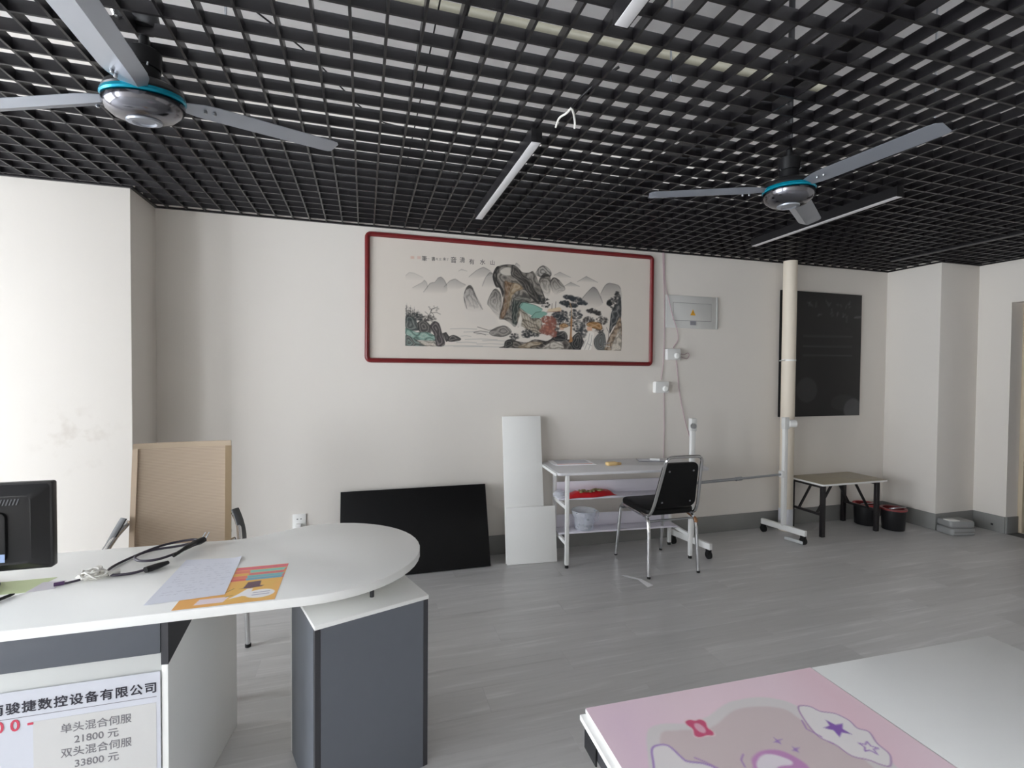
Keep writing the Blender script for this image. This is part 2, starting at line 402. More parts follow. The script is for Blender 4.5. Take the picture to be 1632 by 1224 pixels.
BEIGE = mat('beige_door_frame', (196, 182, 158), .45, var=.04)
d = struct(MB().bx(XR + .16, XR + .25, DY1 - .035, DY1, 0, DZ).bx(XR + .16, XR + .25, DY0, DY0 + .035, 0, DZ).bx(XR + .16, XR + .25, DY0 + .035, DY1 - .035, DZ - .035, DZ).build('door_1', BEIGE, None, .004))
leaf = box('leaf', mat('dark_brown_door', (70, 58, 60), .4, var=.15, scale=4, stretch=(1, 6, 1)), d, XR + .19, XR + .23, DY0 + .037, DY1 - .037, .008, DZ - .037, .003)
box('lock_plate', STEEL, leaf, XR + .184, XR + .19, DY1 - .115, DY1 - .075, 1.02, 1.24, .002)
MB().tube(fil([(XR + .186, DY1 - .095, 1.1), (XR + .15, DY1 - .095, 1.1), (XR + .15, DY1 - .2, 1.1)], .015), .009).build('handle', STEEL, leaf)
box('viewer_window', mat('teal_sticker', (90, 150, 155), .3), leaf, XR + .188, XR + .19, DY1 - .1, DY1 - .06, 1.58, 1.68, .002)
box('threshold', mat('threshold_strip', (170, 165, 150), .4), d, XR + .16, XR + .25, DY0 + .036, DY1 - .036, 0, .007)

# open-cell ceiling grid: every slat is a piece of its own
grid = bpy.data.objects.new('ceiling_grid', None); COL.objects.link(grid)
struct(grid, 'black open cell slat grid hung under the slab')
SH, ST = .040, .009
sx = {}
def slat(axis, p, a, b):
    key = axis
    if key not in sx:
        sx[key] = MB().bx(0, 1, -ST / 2, ST / 2, 0, SH).build('slat', GRIDM, grid) if axis == 'x' else MB().bx(-ST / 2, ST / 2, 0, 1, 0, SH - .001).build('slat', GRIDM, grid); o = sx[key]
    else: o = sx[key].copy(); COL.objects.link(o)
    o.location = (a, p, ZG) if axis == 'x' else (p, a, ZG)
    o.scale = (b - a, 1, 1) if axis == 'x' else (1, b - a, 1)
y = YB - .078
while y > YF:
    slat('x', y, -1.325 if y > 3.465 else XL + .002, 5.223 if y > 3.325 else XR - .002); y -= .11
x = -1.1427 - .11 * 35
while x < XR:
    slat('y', x, YF + .002, 3.47 if x < -1.327 else (3.33 if x > 5.225 else YB - .002)); x += .11
b = MB(); e = .018; z0, z1 = ZG - .006, ZG + .006
b.bx(-1.327, 5.225, YB - e, YB, z0, z1); b.bx(XL, -1.327 + e, 3.472 - e, 3.472, z0, z1); b.bx(-1.327, -1.327 + e, 3.472, YB - e, z0, z1)
b.bx(5.225 - e, 5.225, 3.332 - e, YB - e, z0, z1); b.bx(5.225, XR - e, 3.332 - e, 3.332, z0, z1); b.bx(XR - e, XR, YF, 3.332, z0, z1); b.bx(XL, XL + e, YF, 3.472 - e, z0, z1)
b.build('edge_trim', GRIDM, grid)

# services above the grid
PIPE = mat('beige_pipe', (140, 136, 120), .5)
def tubeobj(name, path, r, m, label, cat, n=8, group=None): return tag(MB().tube(path, r, n).build(name, m), label, cat, group)
tubeobj('conduit_pipe', [(-.6, 1.835, 2.8), (.7, 1.832, 2.8), (2.1, 1.822, 2.8)], .022, PIPE, 'beige conduit pipe running across above the black ceiling grid', 'pipe', 12)
tr = thing('cable_tray', 'black cable tray running lengthways above the ceiling grid near the right fan', 'cable tray', (1.64, 0, 2.64))
MB().bx(-.05, .05, -1.2, 3.0, 0, .004).bx(-.05, -.047, -1.2, 3.0, .004, .05).bx(.047, .05, -1.2, 3.0, .004, .05).build('channel', GRIDM, tr)
box('lip', mat('grey_lip', (190, 190, 190), .4), tr, -.056, -.0505, -1.2, 3.0, .0, .007)
BW = mat('black_wire', (22, 21, 23), .5)
tubeobj('ceiling_cable', cr([(.30, .9, 2.603), (.305, 1.6, 2.6), (.296, 2.4, 2.601), (.30, 3.0, 2.6), (.297, 3.65, 2.6)], 6), .009, BW, 'thick black cable lying lengthways on the ceiling grid left of the linear lamp', 'cable')
tubeobj('thin_wire', cr([(.215, .9, 2.6), (.222, 2.0, 2.597), (.218, 3.1, 2.597), (.22, 3.6, 2.597)], 6), .0028, BW, 'thin straight black wire beside the thick cable on the ceiling grid', 'wire', 6)
tubeobj('loose_wire', cr([(-.65, 1.3, 2.64), (-.42, 1.62, 2.597), (-.2, 1.95, 2.62), (.03, 2.3, 2.60), (.22, 2.44, 2.63), (.32, 2.6, 2.63), (.45, 2.8, 2.62), (.6, 3.05, 2.597)], 8), .003, BW, 'thin black wire sagging diagonally over the ceiling grid behind the left fan', 'wire', 6)
for i, (hx, hy, lb) in enumerate(((2.35, .95, 'thin hanger rod above the grid in the upper right corner'), (2.62, 1.72, 'thin hanger rod above the grid behind the long blade of the right fan'),
                                  (1.16, 1.72, 'thin hanger rod above the grid between the cable tray and beige pipe'), (-.42, 1.78, 'thin hanger rod above the grid just right of the left fan'))):
    tag(MB().cyl((hx, hy, ZG + .04), (hx, hy, ZS), .004, 8).build('hanger_rod', STEEL), lb, 'rod', 'grid hanger rods')

# linear lamps
DIFF = mat('lamp_diffuser', (226, 226, 228), .4, var=.02)
LH = mat('black_lamp_housing', (30, 29, 31), .4)
lamp0 = thing('linear_lamp', 'unlit black linear lamp with white diffuser beside the dangling white wires', 'lamp', (.728, 2.084, 2.487), 0, 'linear ceiling lamps')
b = MB(); b.bx(-.025, -.0215, 0, 1.15, .002, .058).bx(.0215, .025, 0, 1.15, .002, .058).bx(-.0215, .0215, 0, 1.15, .05, .058).build('housing', LH, lamp0)
box('diffuser', DIFF, lamp0, -.0213, .0213, .001, 1.149, .0, .012, .002)
for yy in (-.004, 1.15): box('end_cap', LH, lamp0, -.0255, .0255, yy, yy + .004, 0, .06, .001)
dup(lamp0, (.722, .175, 2.487), 0, 'white lamp end cut off by the top edge, nearest the camera')
dup(lamp0, (2.917, 2.085, 2.487), -.04, 'long thin white lamp under the ceiling beyond the right fan')
ld = thing('linear_lamp', 'faint lamp with darkened diffuser seen edge-on under the grid above the right corner', 'lamp', (4.70, 2.3, 2.53), 0, 'linear ceiling lamps')
box('diffuser', mat('darkened_diffuser', (92, 90, 90), .5), ld, -.012, .012, .002, 1.12, 0, .005, .001)  # faint look put into the colour: diffuser darker than on the other lamps
MB().bx(-.02, .02, 0, 1.122, .0055, .017).build('housing', LH, ld)

lw = thing('lamp_wire', 'bare white wire pair dangling from a black lead by the black lamp', 'wire', (0, 0, 0))
MB().tube(cr([(.9, 1.66, 2.6), (.855, 1.72, 2.58), (.80, 1.79, 2.535), (.772, 1.80, 2.5)], 6), .005).build('black_lead', BW, lw)
WW = mat('white_wire', (228, 226, 220), .5)
MB().tube(cr([(.772, 1.80, 2.502), (.768, 1.84, 2.50), (.755, 1.885, 2.50), (.758, 1.93, 2.485)], 6), .0042, 6).build('white_core', WW, lw)
MB().tube(cr([(.772, 1.80, 2.502), (.79, 1.82, 2.49), (.806, 1.845, 2.475), (.812, 1.86, 2.455)], 6), .0042, 6).build('white_core', WW, lw)

# ceiling fans
BLADE = mat('silver_grey_blade', (160, 165, 174), .3, .6, var=.04, scale=4)
TEAL = mat('teal_metallic_ring', (0, 140, 165), .25, .5, var=.1)
HUBC = mat('polished_dark_chrome', (120, 120, 126), .16, 1.0, var=.05)
def lean_mb(b, tx, ty):
    b.v = [(p[0], p[1], p[2] + tx * p[0] + ty * p[1]) for p in b.v]; return b
def fan(x, y, z, ph, label, L=.656, tx=0.0, ty=0.0):        # tx, ty: slight lean of the rotor
    f = thing('ceiling_fan', label, 'fan', (x, y, z), ph, 'ceiling fans')
    lx, ly = tx * math.cos(ph) + ty * math.sin(ph), -tx * math.sin(ph) + ty * math.cos(ph)
    lean_mb(MB().lathe([(.03, .06), (.075, .055), (.105, .038), (.112, .022), (.108, .016)], 40), lx, ly).build('motor_top', BLACKP, f)
    lean_mb(MB().lathe([(.108, .0155), (.115, .014), (.117, .004), (.113, -.002), (.105, -.002)], 40), lx, ly).build('teal_ring', TEAL, f)
    hb = lean_mb(MB().lathe([(.105, -.003), (.113, -.008), (.112, -.024), (.1, -.044), (.078, -.06), (.05, -.066)], 40), lx, ly).build('motor_cover', HUBC, f)
    lean_mb(MB().lathe([(.05, -.066), (.048, -.072), (.034, -.074), (.028, -.069), (.004, -.070)], 32), lx, ly).build('centre_cap', BLADE, hb)
    MB().lathe([(.004, .055), (.046, .056), (.044, .098), (.03, .1)], 28).build('lower_canopy', BLACKP, f)
    MB().lathe([(.03, .1), (.047, .1005), (.049, .155), (.042, .16), (.015, .162)], 28).build('upper_sleeve', BLACKP, f)
    for a in (.4, 2.6, 4.6): MB().tube([(.044 * math.cos(a), .044 * math.sin(a), .097), (.052 * math.cos(a), .052 * math.sin(a), .104)], .003, 6).build('clip', STEEL, f)
    MB().cyl((0, 0, .1), (0, 0, ZS - z), .014, 12).build('down_rod', BLACKP, f)
    MB().lathe([(.03, ZS - z), (.07, ZS - z - .002), (.06, ZS - z - .08), (.02, ZS - z - .1)], 24).build('ceiling_canopy', BLACKP, f)
    for k in range(3):
        a = k * 2 * PI / 3; ca, sa = math.cos(a), math.sin(a)
        def tf(u, v, w): return (u * ca - v * sa, u * sa + v * ca, w + lx * (u * ca - v * sa) + ly * (u * sa + v * ca))
        # folded sheet: a wide flat pitched down one side of the fold and a narrow strip on the other
        m = MB(); st = [(.105, .6), (.16, .92), (.2, 1), (L - .04, 1), (L - .015, .93), (L, .7)]; vs = []
        prof = [(-.06, .012), (.016, -.012), (.054, .004)]
        for u, sc in st:
            for (v, w) in prof: vs.append(tf(u, v * sc, w * sc + .008))
            for (v, w) in prof: vs.append(tf(u, v * sc, w * sc + .0098))
        fs = []
        for i in range(len(st) - 1):
            o = i * 6; q = o + 6
            for j in (0, 1): fs += [(o + j, o + j + 1, q + j + 1, q + j), (o + 3 + j, q + 3 + j, q + 4 + j, o + 4 + j)]
            fs += [(o, q, q + 3, o + 3), (o + 2, o + 5, q + 5, q + 2)]
        e = (len(st) - 1) * 6; fs += [(0, 3, 4, 1), (1, 4, 5, 2), (e, e + 1, e + 4, e + 3), (e + 1, e + 2, e + 5, e + 4)]
        bl = m.add(vs, fs).build('blade', BLADE, f, ang=20)
        for u in (.17, .2):
            for v in (-.03, .012): p = tf(u, v, .0035); MB().lathe([(.001, -.004), (.005, -.003), (.006, 0), (.006, .006)], 10, p).build('screw', STEEL, bl)
    return f
fan(-.686, 1.904, 2.345, R(36.8), 'large ceiling fan with silver blades at upper left, teal ring', .69, .06, .136)
f2 = fan(1.959, 1.921, 2.35, R(154.5), 'dark ceiling fan with teal ring in front of the right wall, upper right')
hk = thing('fan_hook', 'shiny hook and clamp holding the left fan rod at the grid', 'hook', (-.686, 1.904, 2.60))
MB().lathe([(.0145, -.03), (.04, -.026), (.045, .0), (.04, .026), (.0145, .03)], 20).build('clamp', BLACKP, hk)
MB().lathe([(.002, -.022), (.014, -.016), (.02, 0), (.014, .016), (.002, .022)], 20, (-.062, -.02, .0)).build('bolt_head', CHROME, hk)

# things on the back wall
pf = thing('framed_painting', 'wide red-framed ink landscape of mountains and pines on the back wall', 'picture', (0, YB, 0))
x0, x1, z0, z1 = .003, 2.434, 1.538, 2.507; w = .036
out = fil([(x0 + .018, 0, z0 + .018), (x1 - .018, 0, z0 + .018), (x1 - .018, 0, z1 - .018), (x0 + .018, 0, z1 - .018)], .03, 5, True)
MB().tube([(p.x, -.016, p.z) for p in out], .0185, 10, True).build('frame', REDWOOD, pf)
box('backing_board', mat('dark_backing', (60, 50, 45), .7), pf, x0 + .02, x1 - .02, -.008, 0, z0 + .02, z1 - .02)
box('mat_board', mat('cream_mount', (216, 208, 198), .7, var=.01, bump=.05, bscale=300), pf, x0 + .03, x1 - .03, -.012, -.0085, z0 + .03, z1 - .03)
OPS=[["P","5b5a5c",0.18,6,[[0,527],[27,554],[65,553],[131,524],[131,502],[0,499]],1,0,"2b2b2c"],["L","3a393b",0.28,3,[[0,527],[27,554],[65,553],[131,524]]],["P","5b5a5c",0.4,6,[[55,442],[126,485],[142,504],[159,487],[167,454],[159,431],[66,426]],1,0,"2b2b2c"],["L","3a393b",0.5,3,[[55,442],[126,485],[142,504],[159,487],[167,454]]],["P","5b5a5c",0.6,6,[[137,414],[186,483],[222,493],[248,528],[270,536],[293,517],[315,474],[304,417],[153,407]],1,0,"2b2b2c"],["L","3a393b",0.7,3,[[137,414],[186,483],[222,493],[248,528],[270,536],[293,517],[315,474]]],["P","5b5a5c",0.45,6,[[293,461],[338,511],[380,528],[424,503],[464,485],[401,450],[299,445]],1,0,"2b2b2c"],["L","3a393b",0.55,3,[[293,461],[338,511],[380,528],[424,503],[464,485]]],["P","5b5a5c",0.25,6,[[406,590],[429,607],[472,594]],1,0,"2b2b2c"],["L","3a393b",0.35,3,[[406,590],[429,607],[472,594]]],["P","5b5a5c",0.45,6,[[487,550],[551,607],[604,634],[657,611],[675,581],[551,544]],1,0,"2b2b2c"],["L","3a393b",0.55,3,[[487,550],[551,607],[604,634],[657,611]]],["P","5b5a5c",0.5,6,[[596,484],[622,555],[655,595],[681,587],[705,519],[694,484]],1,0,"2b2b2c"],["L","3a393b",0.6,3,[[596,484],[622,555],[655,595],[681,587]]],["P","5b5a5c",0.4,6,[[862,663],[876,686],[905,666],[911,637],[868,640]],1,0,"2b2b2c"],["L","3a393b",0.5,3,[[862,663],[876,686],[905,666]]],["P","5b5a5c",0.4,6,[[1202,609],[1253,638],[1351,600],[1240,587]],1,0,"2b2b2c"],["L","3a393b",0.5,3,[[1202,609],[1253,638],[1351,600]]],["P","5b5a5c",0.55,6,[[1287,520],[1352,560],[1431,529]],1,0,"2b2b2c"],["L","3a393b",0.65,3,[[1287,520],[1352,560],[1431,529]]],["P","5b5a5c",0.55,6,[[1411,568],[1493,618],[1599,573]],1,0,"2b2b2c"],["L","3a393b",0.65,3,[[1411,568],[1493,618],[1599,573]]],["P","5b5a5c",0.75,6,[[1453,424],[1505,488],[1556,533],[1597,509],[1649,403],[1574,362],[1480,382]],1,0,"2b2b2c"],["L","3a393b",0.75,3,[[1453,424],[1505,488],[1556,533],[1597,509],[1649,403]]],["P","5b5a5c",0.6,6,[[1627,476],[1668,552],[1709,575],[1792,562],[1818,529],[1819,436],[1656,415]],1,0,"2b2b2c"],["L","3a393b",0.7,3,[[1627,476],[1668,552],[1709,575],[1792,562],[1818,529]]],["P","8d8885",0.85,4,[[447,391],[464,460],[493,486],[516,472],[552,396],[600,307],[553,287],[471,295]],1,5,"2b2b2c"],["P","48443f",0.8,3,[[464,448],[487,486],[514,476],[524,452],[496,461]],0,0,"2b2b2c"],["L","2f2d2c",0.8,4,[[450,391],[473,301]]],["L","3a3734",0.7,4,[[517,463],[558,362],[600,301]]],["L","4b4846",0.6,3,[[499,456],[517,371],[535,304]]],["P","55524e",0.85,4,[[637,354],[664,425],[694,467],[724,463],[752,406],[743,249],[707,265],[659,321]],1,4,"2b2b2c"],["P","807a72",0.95,3,[[679,562],[699,629],[734,654],[813,671],[877,658],[926,617],[984,616],[1017,630],[1046,593],[1068,541],[1103,472],[1129,390],[1089,364],[988,371],[929,342],[900,249],[873,172],[829,200],[782,226],[734,234],[757,325],[769,425],[736,486],[706,494]],0,9,"2b2b2c"],["P","cfc8bd",0.9,5,[[747,620],[801,647],[850,633],[856,593],[802,583],[753,592]],0,0,"2b2b2c"],["P","46423e",0.85,5,[[837,665],[877,658],[936,604],[993,548],[1037,480],[1089,400],[1057,374],[1000,419],[937,498],[875,559],[832,585]],0,4,"2b2b2c"],["P","35322f",0.85,4,[[681,562],[705,635],[731,648],[717,578],[735,521],[766,465],[764,407],[739,475],[706,485]],0,4,"2b2b2c"],["P","94765a",0.85,4,[[778,535],[826,527],[900,519],[937,480],[888,472],[839,411],[810,328],[774,239],[741,243],[765,326],[781,431]],0,6,"4a3526"],["P","b3a084",0.7,4,[[839,510],[900,517],[931,480],[864,447],[828,363],[810,293],[797,362]],0,6,"6a5236"],["P","3d4a44",0.85,4,[[852,388],[901,414],[951,393],[963,370],[914,356],[896,249],[873,178],[847,195],[840,294]],0,5,"2b2b2c"],["P","6f6d66",0.8,4,[[846,399],[901,428],[969,417],[1001,389],[938,378],[876,383]],0,4,"2b2b2c"],["L","24221f",0.75,3.2,[[937,578],[968,535],[1000,478],[1032,421]]],["L","24221f",0.75,3.2,[[954,565],[984,521],[1014,465],[1042,414]]],["L","24221f",0.75,3.2,[[972,552],[1001,506],[1028,451],[1052,407]]],["L","24221f",0.75,3.2,[[989,539],[1017,492],[1042,438],[1062,401]]],["L","24221f",0.75,3.2,[[1007,526],[1034,477],[1055,424],[1072,394]]],["L","24221f",0.75,3.2,[[1024,512],[1050,463],[1070,411],[1082,387]]],["L","24221f",0.75,3.2,[[1042,499],[1067,448],[1084,397],[1093,381]]],["L","24221f",0.75,3.2,[[1060,486],[1083,434],[1098,383],[1103,374]]],["L","24221f",0.75,3.2,[[1078,473],[1100,419],[1112,370],[1113,368]]],["L","2e2a26",0.7,3,[[772,523],[760,430],[752,337],[746,243]]],["L","2e2a26",0.7,3,[[786,520],[772,431],[766,337],[760,244]]],["L","2e2a26",0.7,3,[[801,516],[784,431],[779,338],[775,245]]],["L","2e2a26",0.7,3,[[815,512],[797,432],[792,338],[789,245]]],["L","2e2a26",0.7,3,[[830,508],[809,432],[806,339],[804,246]]],["L","2e2a26",0.7,3,[[845,504],[821,433],[819,340],[819,246]]],["P","e6dfd4",0.35,8,[[719,237],[792,222],[890,179],[965,122],[866,131],[756,174]],0,0,"2b2b2c"],["P","aaa49c",0.95,4,[[1040,608],[1067,659],[1105,682],[1150,665],[1178,629],[1166,592],[1087,587]],0,6,"2b2b2c"],["P","2d2a29",0.9,4,[[1068,553],[1099,608],[1131,619],[1166,601],[1171,547],[1131,581],[1087,542]],0,0,"2b2b2c"],["P","8b847a",0.9,4,[[1072,547],[1100,579],[1163,592],[1174,512],[1155,433],[1103,469]],1,5,"2b2b2c"],["P","5d5751",0.9,4,[[1170,557],[1202,591],[1254,566],[1304,501],[1255,468],[1216,452],[1183,486]],1,5,"2b2b2c"],["L","2a2826",0.8,4,[[1174,557],[1202,590],[1251,566]]],["P","86ad9f",1,3,[[908,332],[938,373],[1038,356],[1102,327],[1089,305],[1039,267],[964,290]],0,0,"2b2b2c"],["P","7fa597",1,3,[[1002,253],[1045,297],[1109,308],[1147,289],[1077,249]],0,0,"2b2b2c"],["L","2c4038",0.9,3,[[908,332],[938,373],[1038,356],[1102,327]]],["L","2c4038",0.9,3,[[1002,253],[1045,297],[1089,305]]],["L","40594f",0.7,3,[[911,330],[964,290],[1004,256]]],["P","a59a88",0.9,4,[[902,318],[964,285],[1008,248],[1090,243],[1098,126],[1003,135],[928,180],[888,179]],0,6,"2b2b2c"],["L","4d3a2c",0.7,3,[[917,297],[940,227],[959,169]]],["L","4d3a2c",0.7,3,[[942,289],[962,219],[980,165]]],["L","4d3a2c",0.7,3,[[966,280],[985,210],[1001,161]]],["L","4d3a2c",0.7,3,[[992,272],[1007,202],[1023,157]]],["L","4d3a2c",0.7,3,[[1017,264],[1030,193],[1044,153]]],["L","4d3a2c",0.7,3,[[1042,255],[1053,184],[1066,149]]],["P","e2dcd2",0.8,5,[[884,178],[917,297],[927,227],[915,168]],0,0,"2b2b2c"],["P","35393a",0.8,3,[[2,192],[9,324],[17,193]],0,0,"2b2b2c"],["B","2f3334",0.8,[10,245],12,58,14,4],["P","35393a",0.8,3,[[16,193],[24,298],[31,193]],0,0,"2b2b2c"],["B","2f3334",0.8,[24,235],12,46,14,4],["P","35393a",0.8,3,[[30,193],[38,309],[46,194]],0,0,"2b2b2c"],["B","2f3334",0.8,[38,240],12,50,14,4],["P","35393a",0.8,3,[[45,194],[52,288],[60,194]],0,0,"2b2b2c"],["B","2f3334",0.8,[52,232],12,41,14,4],["P","35393a",0.8,3,[[59,194],[66,299],[74,195]],0,0,"2b2b2c"],["B","2f3334",0.8,[66,237],12,46,14,4],["P","35393a",0.8,3,[[73,195],[80,272],[88,195]],0,0,"2b2b2c"],["B","2f3334",0.8,[80,226],12,34,14,4],["P","35393a",0.8,3,[[87,195],[94,279],[102,196]],0,0,"2b2b2c"],["B","2f3334",0.8,[95,229],12,36,14,4],["P","35393a",0.8,3,[[101,196],[109,263],[117,196]],0,0,"2b2b2c"],["B","2f3334",0.8,[109,223],12,29,14,4],["P","35393a",0.8,3,[[116,196],[123,252],[131,197]],0,0,"2b2b2c"],["B","2f3334",0.8,[123,219],12,24,14,4],["P","4a5654",0.9,3,[[1,209],[44,225],[88,184],[105,124],[34,118],[1,143]],0,5,"2b2b2c"],["P","3f3d3c",0.9,3,[[88,173],[143,197],[193,155],[188,99],[110,107]],0,4,"2b2b2c"],["P","87a79b",0.95,3,[[1,135],[88,107],[177,107],[244,65],[222,44],[67,49],[7,80]],0,7,"33473f"],["P","3b4442",0.95,3,[[1,80],[78,51],[166,0],[155,-7],[2,-8]],0,5,"8a9a92"],["P","4b4345",0.95,3,[[185,149],[215,193],[255,179],[277,113],[303,18],[239,2],[219,88]],0,5,"2b2b2c"],["P","b9aea0",0.8,3,[[89,35],[222,44],[239,-1],[160,-5]],0,5,"2b2b2c"],["P","423f3e",0.95,3,[[275,101],[311,114],[351,58],[312,37]],0,4,"2b2b2c"],["P","4a4644",0.95,3,[[323,69],[368,93],[424,69],[414,49],[334,40]],0,4,"2b2b2c"],["L","2a2526",0.9,3.5,[[160,198],[187,255],[200,289]]],["L","2a2526",0.9,3.5,[[201,278],[174,304]]],["L","2a2526",0.9,3.5,[[198,283],[226,299],[254,291]]],["L","2a2526",0.9,3.5,[[187,255],[237,263],[266,249]]],["L","2a2526",0.9,3.5,[[193,266],[212,245],[221,212]]],["L","2a2526",0.9,3.5,[[171,198],[174,243],[148,264]]],["B","33302f",0.8,[182,216],54,26,40,5],["B","3a3a3a",0.6,[212,289],43,24,16,3],["L","7c8284",0.45,5,[[345,140],[449,146],[554,144]]],["L","7c8284",0.45,5,[[449,118],[548,124],[648,122]]],["L","7c8284",0.45,5,[[426,85],[466,90],[507,85]]],["L","7c8284",0.45,5,[[461,61],[589,68],[721,66]]],["L","7c8284",0.45,5,[[601,54],[697,60],[793,56]]],["L","7c8284",0.45,5,[[392,35],[472,40],[554,36]]],["L","7c8284",0.45,5,[[554,27],[664,33],[775,30]]],["L","7c8284",0.45,5,[[289,6],[444,13],[602,11]]],["L","7c8284",0.45,5,[[369,0],[569,8],[775,7]]],["L","7c8284",0.45,5,[[554,104],[601,109],[648,104]]],["P","77716b",0.8,4,[[654,124],[720,167],[792,178],[842,130],[775,91],[684,95]],0,5,"2b2b2c"],["L","3a3634",0.9,4,[[559,162],[648,138],[684,143]]],["L","3a3634",0.9,4,[[530,115],[589,111],[627,100]]],["L","443f3c",0.8,4,[[530,120],[583,131],[648,124]]],["P","57504a",0.95,4,[[779,17],[787,53],[830,74],[879,61],[966,49],[1041,77],[1156,68],[1245,125],[1324,84],[1463,88],[1437,-8],[782,-2]],0,8,"201e1d"],["P","2a2b2b",0.9,4,[[779,17],[793,59],[836,69],[855,37],[830,7],[788,0]],0,3,"2b2b2c"],["P","b5a48c",0.8,4,[[904,20],[1016,58],[1105,49],[1042,11],[917,0]],0,6,"51412f"],["P","d5cdc0",0.8,4,[[1105,1],[1169,50],[1259,65],[1298,17],[1247,-2]],0,7,"4a423a"],["P","23272a",0.9,4,[[1194,93],[1245,143],[1310,145],[1324,84],[1233,64]],0,4,"2b2b2c"],["P","25282b",0.9,4,[[1350,73],[1429,148],[1470,76],[1437,-4],[1371,3]],0,5,"2b2b2c"],["L","1d1d1e",0.9,6,[[1004,11],[1105,37],[1181,81],[1232,130]]],["B","30353a",0.85,[1333,436],48,17,48,6],["B","30353a",0.85,[1399,421],54,19,54,6],["B","30353a",0.85,[1460,394],48,17,48,6],["B","30353a",0.85,[1301,386],48,17,48,6],["B","30353a",0.85,[1360,371],60,19,60,6],["B","30353a",0.85,[1270,288],54,36,54,6],["B","30353a",0.85,[1401,294],60,42,60,6],["B","30353a",0.85,[1322,242],72,48,72,6],["B","30353a",0.85,[1231,263],48,48,48,6],["B","30353a",0.85,[1428,197],60,48,60,6],["B","30353a",0.85,[1469,150],36,48,36,6],["B","393737",0.85,[1548,330],50,19,46,6],["B","393737",0.85,[1602,314],36,17,33,6],["B","393737",0.85,[1644,254],54,36,49,6],["B","393737",0.85,[1522,249],54,30,49,6],["B","393737",0.85,[1617,179],42,36,38,6],["B","393737",0.85,[1232,190],36,60,33,6],["B","2d3032",0.85,[1127,378],42,42,35,5],["B","2d3032",0.85,[1088,412],30,30,25,5],["B","2d3032",0.85,[971,134],42,19,35,5],["B","2d3032",0.85,[1028,112],48,19,40,5],["B","2d3032",0.85,[965,104],42,17,35,5],["B","2d3032",0.85,[866,90],42,30,35,5],["B","875548",0.85,[1154,242],60,30,70,6],["B","875548",0.85,[1186,201],48,36,56,6],["B","875548",0.85,[1129,151],48,30,56,6],["B","875548",0.85,[1187,129],48,30,56,6],["B","875548",0.85,[1154,176],54,48,62,6],["B","b0705c",0.8,[1154,188],54,66,25,5],["B","26292b",0.9,[1745,407],36,54,36,6],["B","26292b",0.9,[1786,459],26,48,36,6],["B","26292b",0.9,[1711,406],24,24,36,6],["P","a8794c",0.95,4,[[1344,73],[1352,194],[1356,261],[1369,262],[1368,183],[1366,122],[1372,67],[1331,63]],0,0,"2b2b2c"],["L","b08a5a",0.9,5,[[1364,262],[1361,340],[1347,388]]],["L","5a4028",0.8,3,[[1348,73],[1357,195]]],["P","b5874f",0.95,3,[[1498,218],[1542,238],[1617,234],[1645,205],[1631,173],[1522,194]],0,4,"6d4a26"],["P","d9a989",0.9,3,[[1502,193],[1549,195],[1552,164],[1507,160]],0,0,"2b2b2c"],["P","b58a58",0.9,3,[[1255,203],[1303,219],[1336,194],[1297,178],[1258,182]],0,4,"6d4a26"],["P","c9a48c",0.9,3,[[1258,179],[1297,178],[1290,162],[1255,161]],0,0,"2b2b2c"],["L","8a3a2c",0.9,4,[[1140,304],[1205,309],[1269,317]]],["P","d3bd9b",0.9,3,[[1153,310],[1159,331],[1191,335],[1256,348],[1263,319]],0,0,"2b2b2c"],["L","3a2f2a",0.9,4,[[1185,333],[1188,375]]],["L","3a2f2a",0.9,4,[[1217,340],[1221,392]]],["P","e8e3da",0.95,4,[[1516,151],[1570,143],[1557,78],[1538,-2],[1451,-8],[1477,58]],0,0,"2b2b2c"],["L","5a5a5c",0.7,3.5,[[1530,139],[1517,77],[1484,3]]],["L","5a5a5c",0.7,3.5,[[1550,127],[1544,66],[1518,-3]]],["L","5a5a5c",0.7,3.5,[[1497,89],[1470,27]]],["L","5a5a5c",0.7,3.5,[[1511,53],[1551,35]]],["P","2b3033",0.92,4,[[1571,91],[1631,155],[1673,131],[1681,7],[1620,-4],[1578,29]],0,5,"8b8f8c"],["P","42474a",0.95,4,[[1739,345],[1780,409],[1819,461],[1821,261],[1755,208],[1714,145],[1723,282]],0,6,"1e2122"],["P","a58f78",0.95,4,[[1701,94],[1755,183],[1821,286],[1825,-5],[1675,-8],[1688,57]],0,8,"3c2f25"],["P","d8d0c2",0.8,4,[[1757,83],[1798,160],[1822,186],[1825,-5],[1730,-7]],0,7,"6a6056"],["L","40363a",0.9,4,[[1704,82],[1707,157],[1686,194]]],["L","8b8a88",0.8,10,[[1667,56],[1715,64]]],["L","d8d4cc",0.8,5,[[1667,38],[1718,33]]],["P","d5cec6",0.4,12,[[448,300],[600,295],[720,219],[648,170],[483,210]],0,0,"2b2b2c"],["P","d0a08c",0.6,2,[[38,679],[65,681],[66,660],[39,658]],0,0,"2b2b2c"],["P","cfa092",0.5,2,[[87,683],[114,685],[115,661],[88,660]],0,0,"2b2b2c"]]
CALLI=[('山', 677, 672, 37), ('水', 597, 671, 40), ('有', 510, 667, 40), ('清', 435, 675, 40), ('音', 366, 670, 44), ('丁', 321, 673, 17), ('未', 295, 673, 24), ('三', 262, 669, 21), ('月', 237, 670, 17), ('書', 210, 668, 28), ('一', 172, 667, 17), ('筆', 142, 666, 37)]

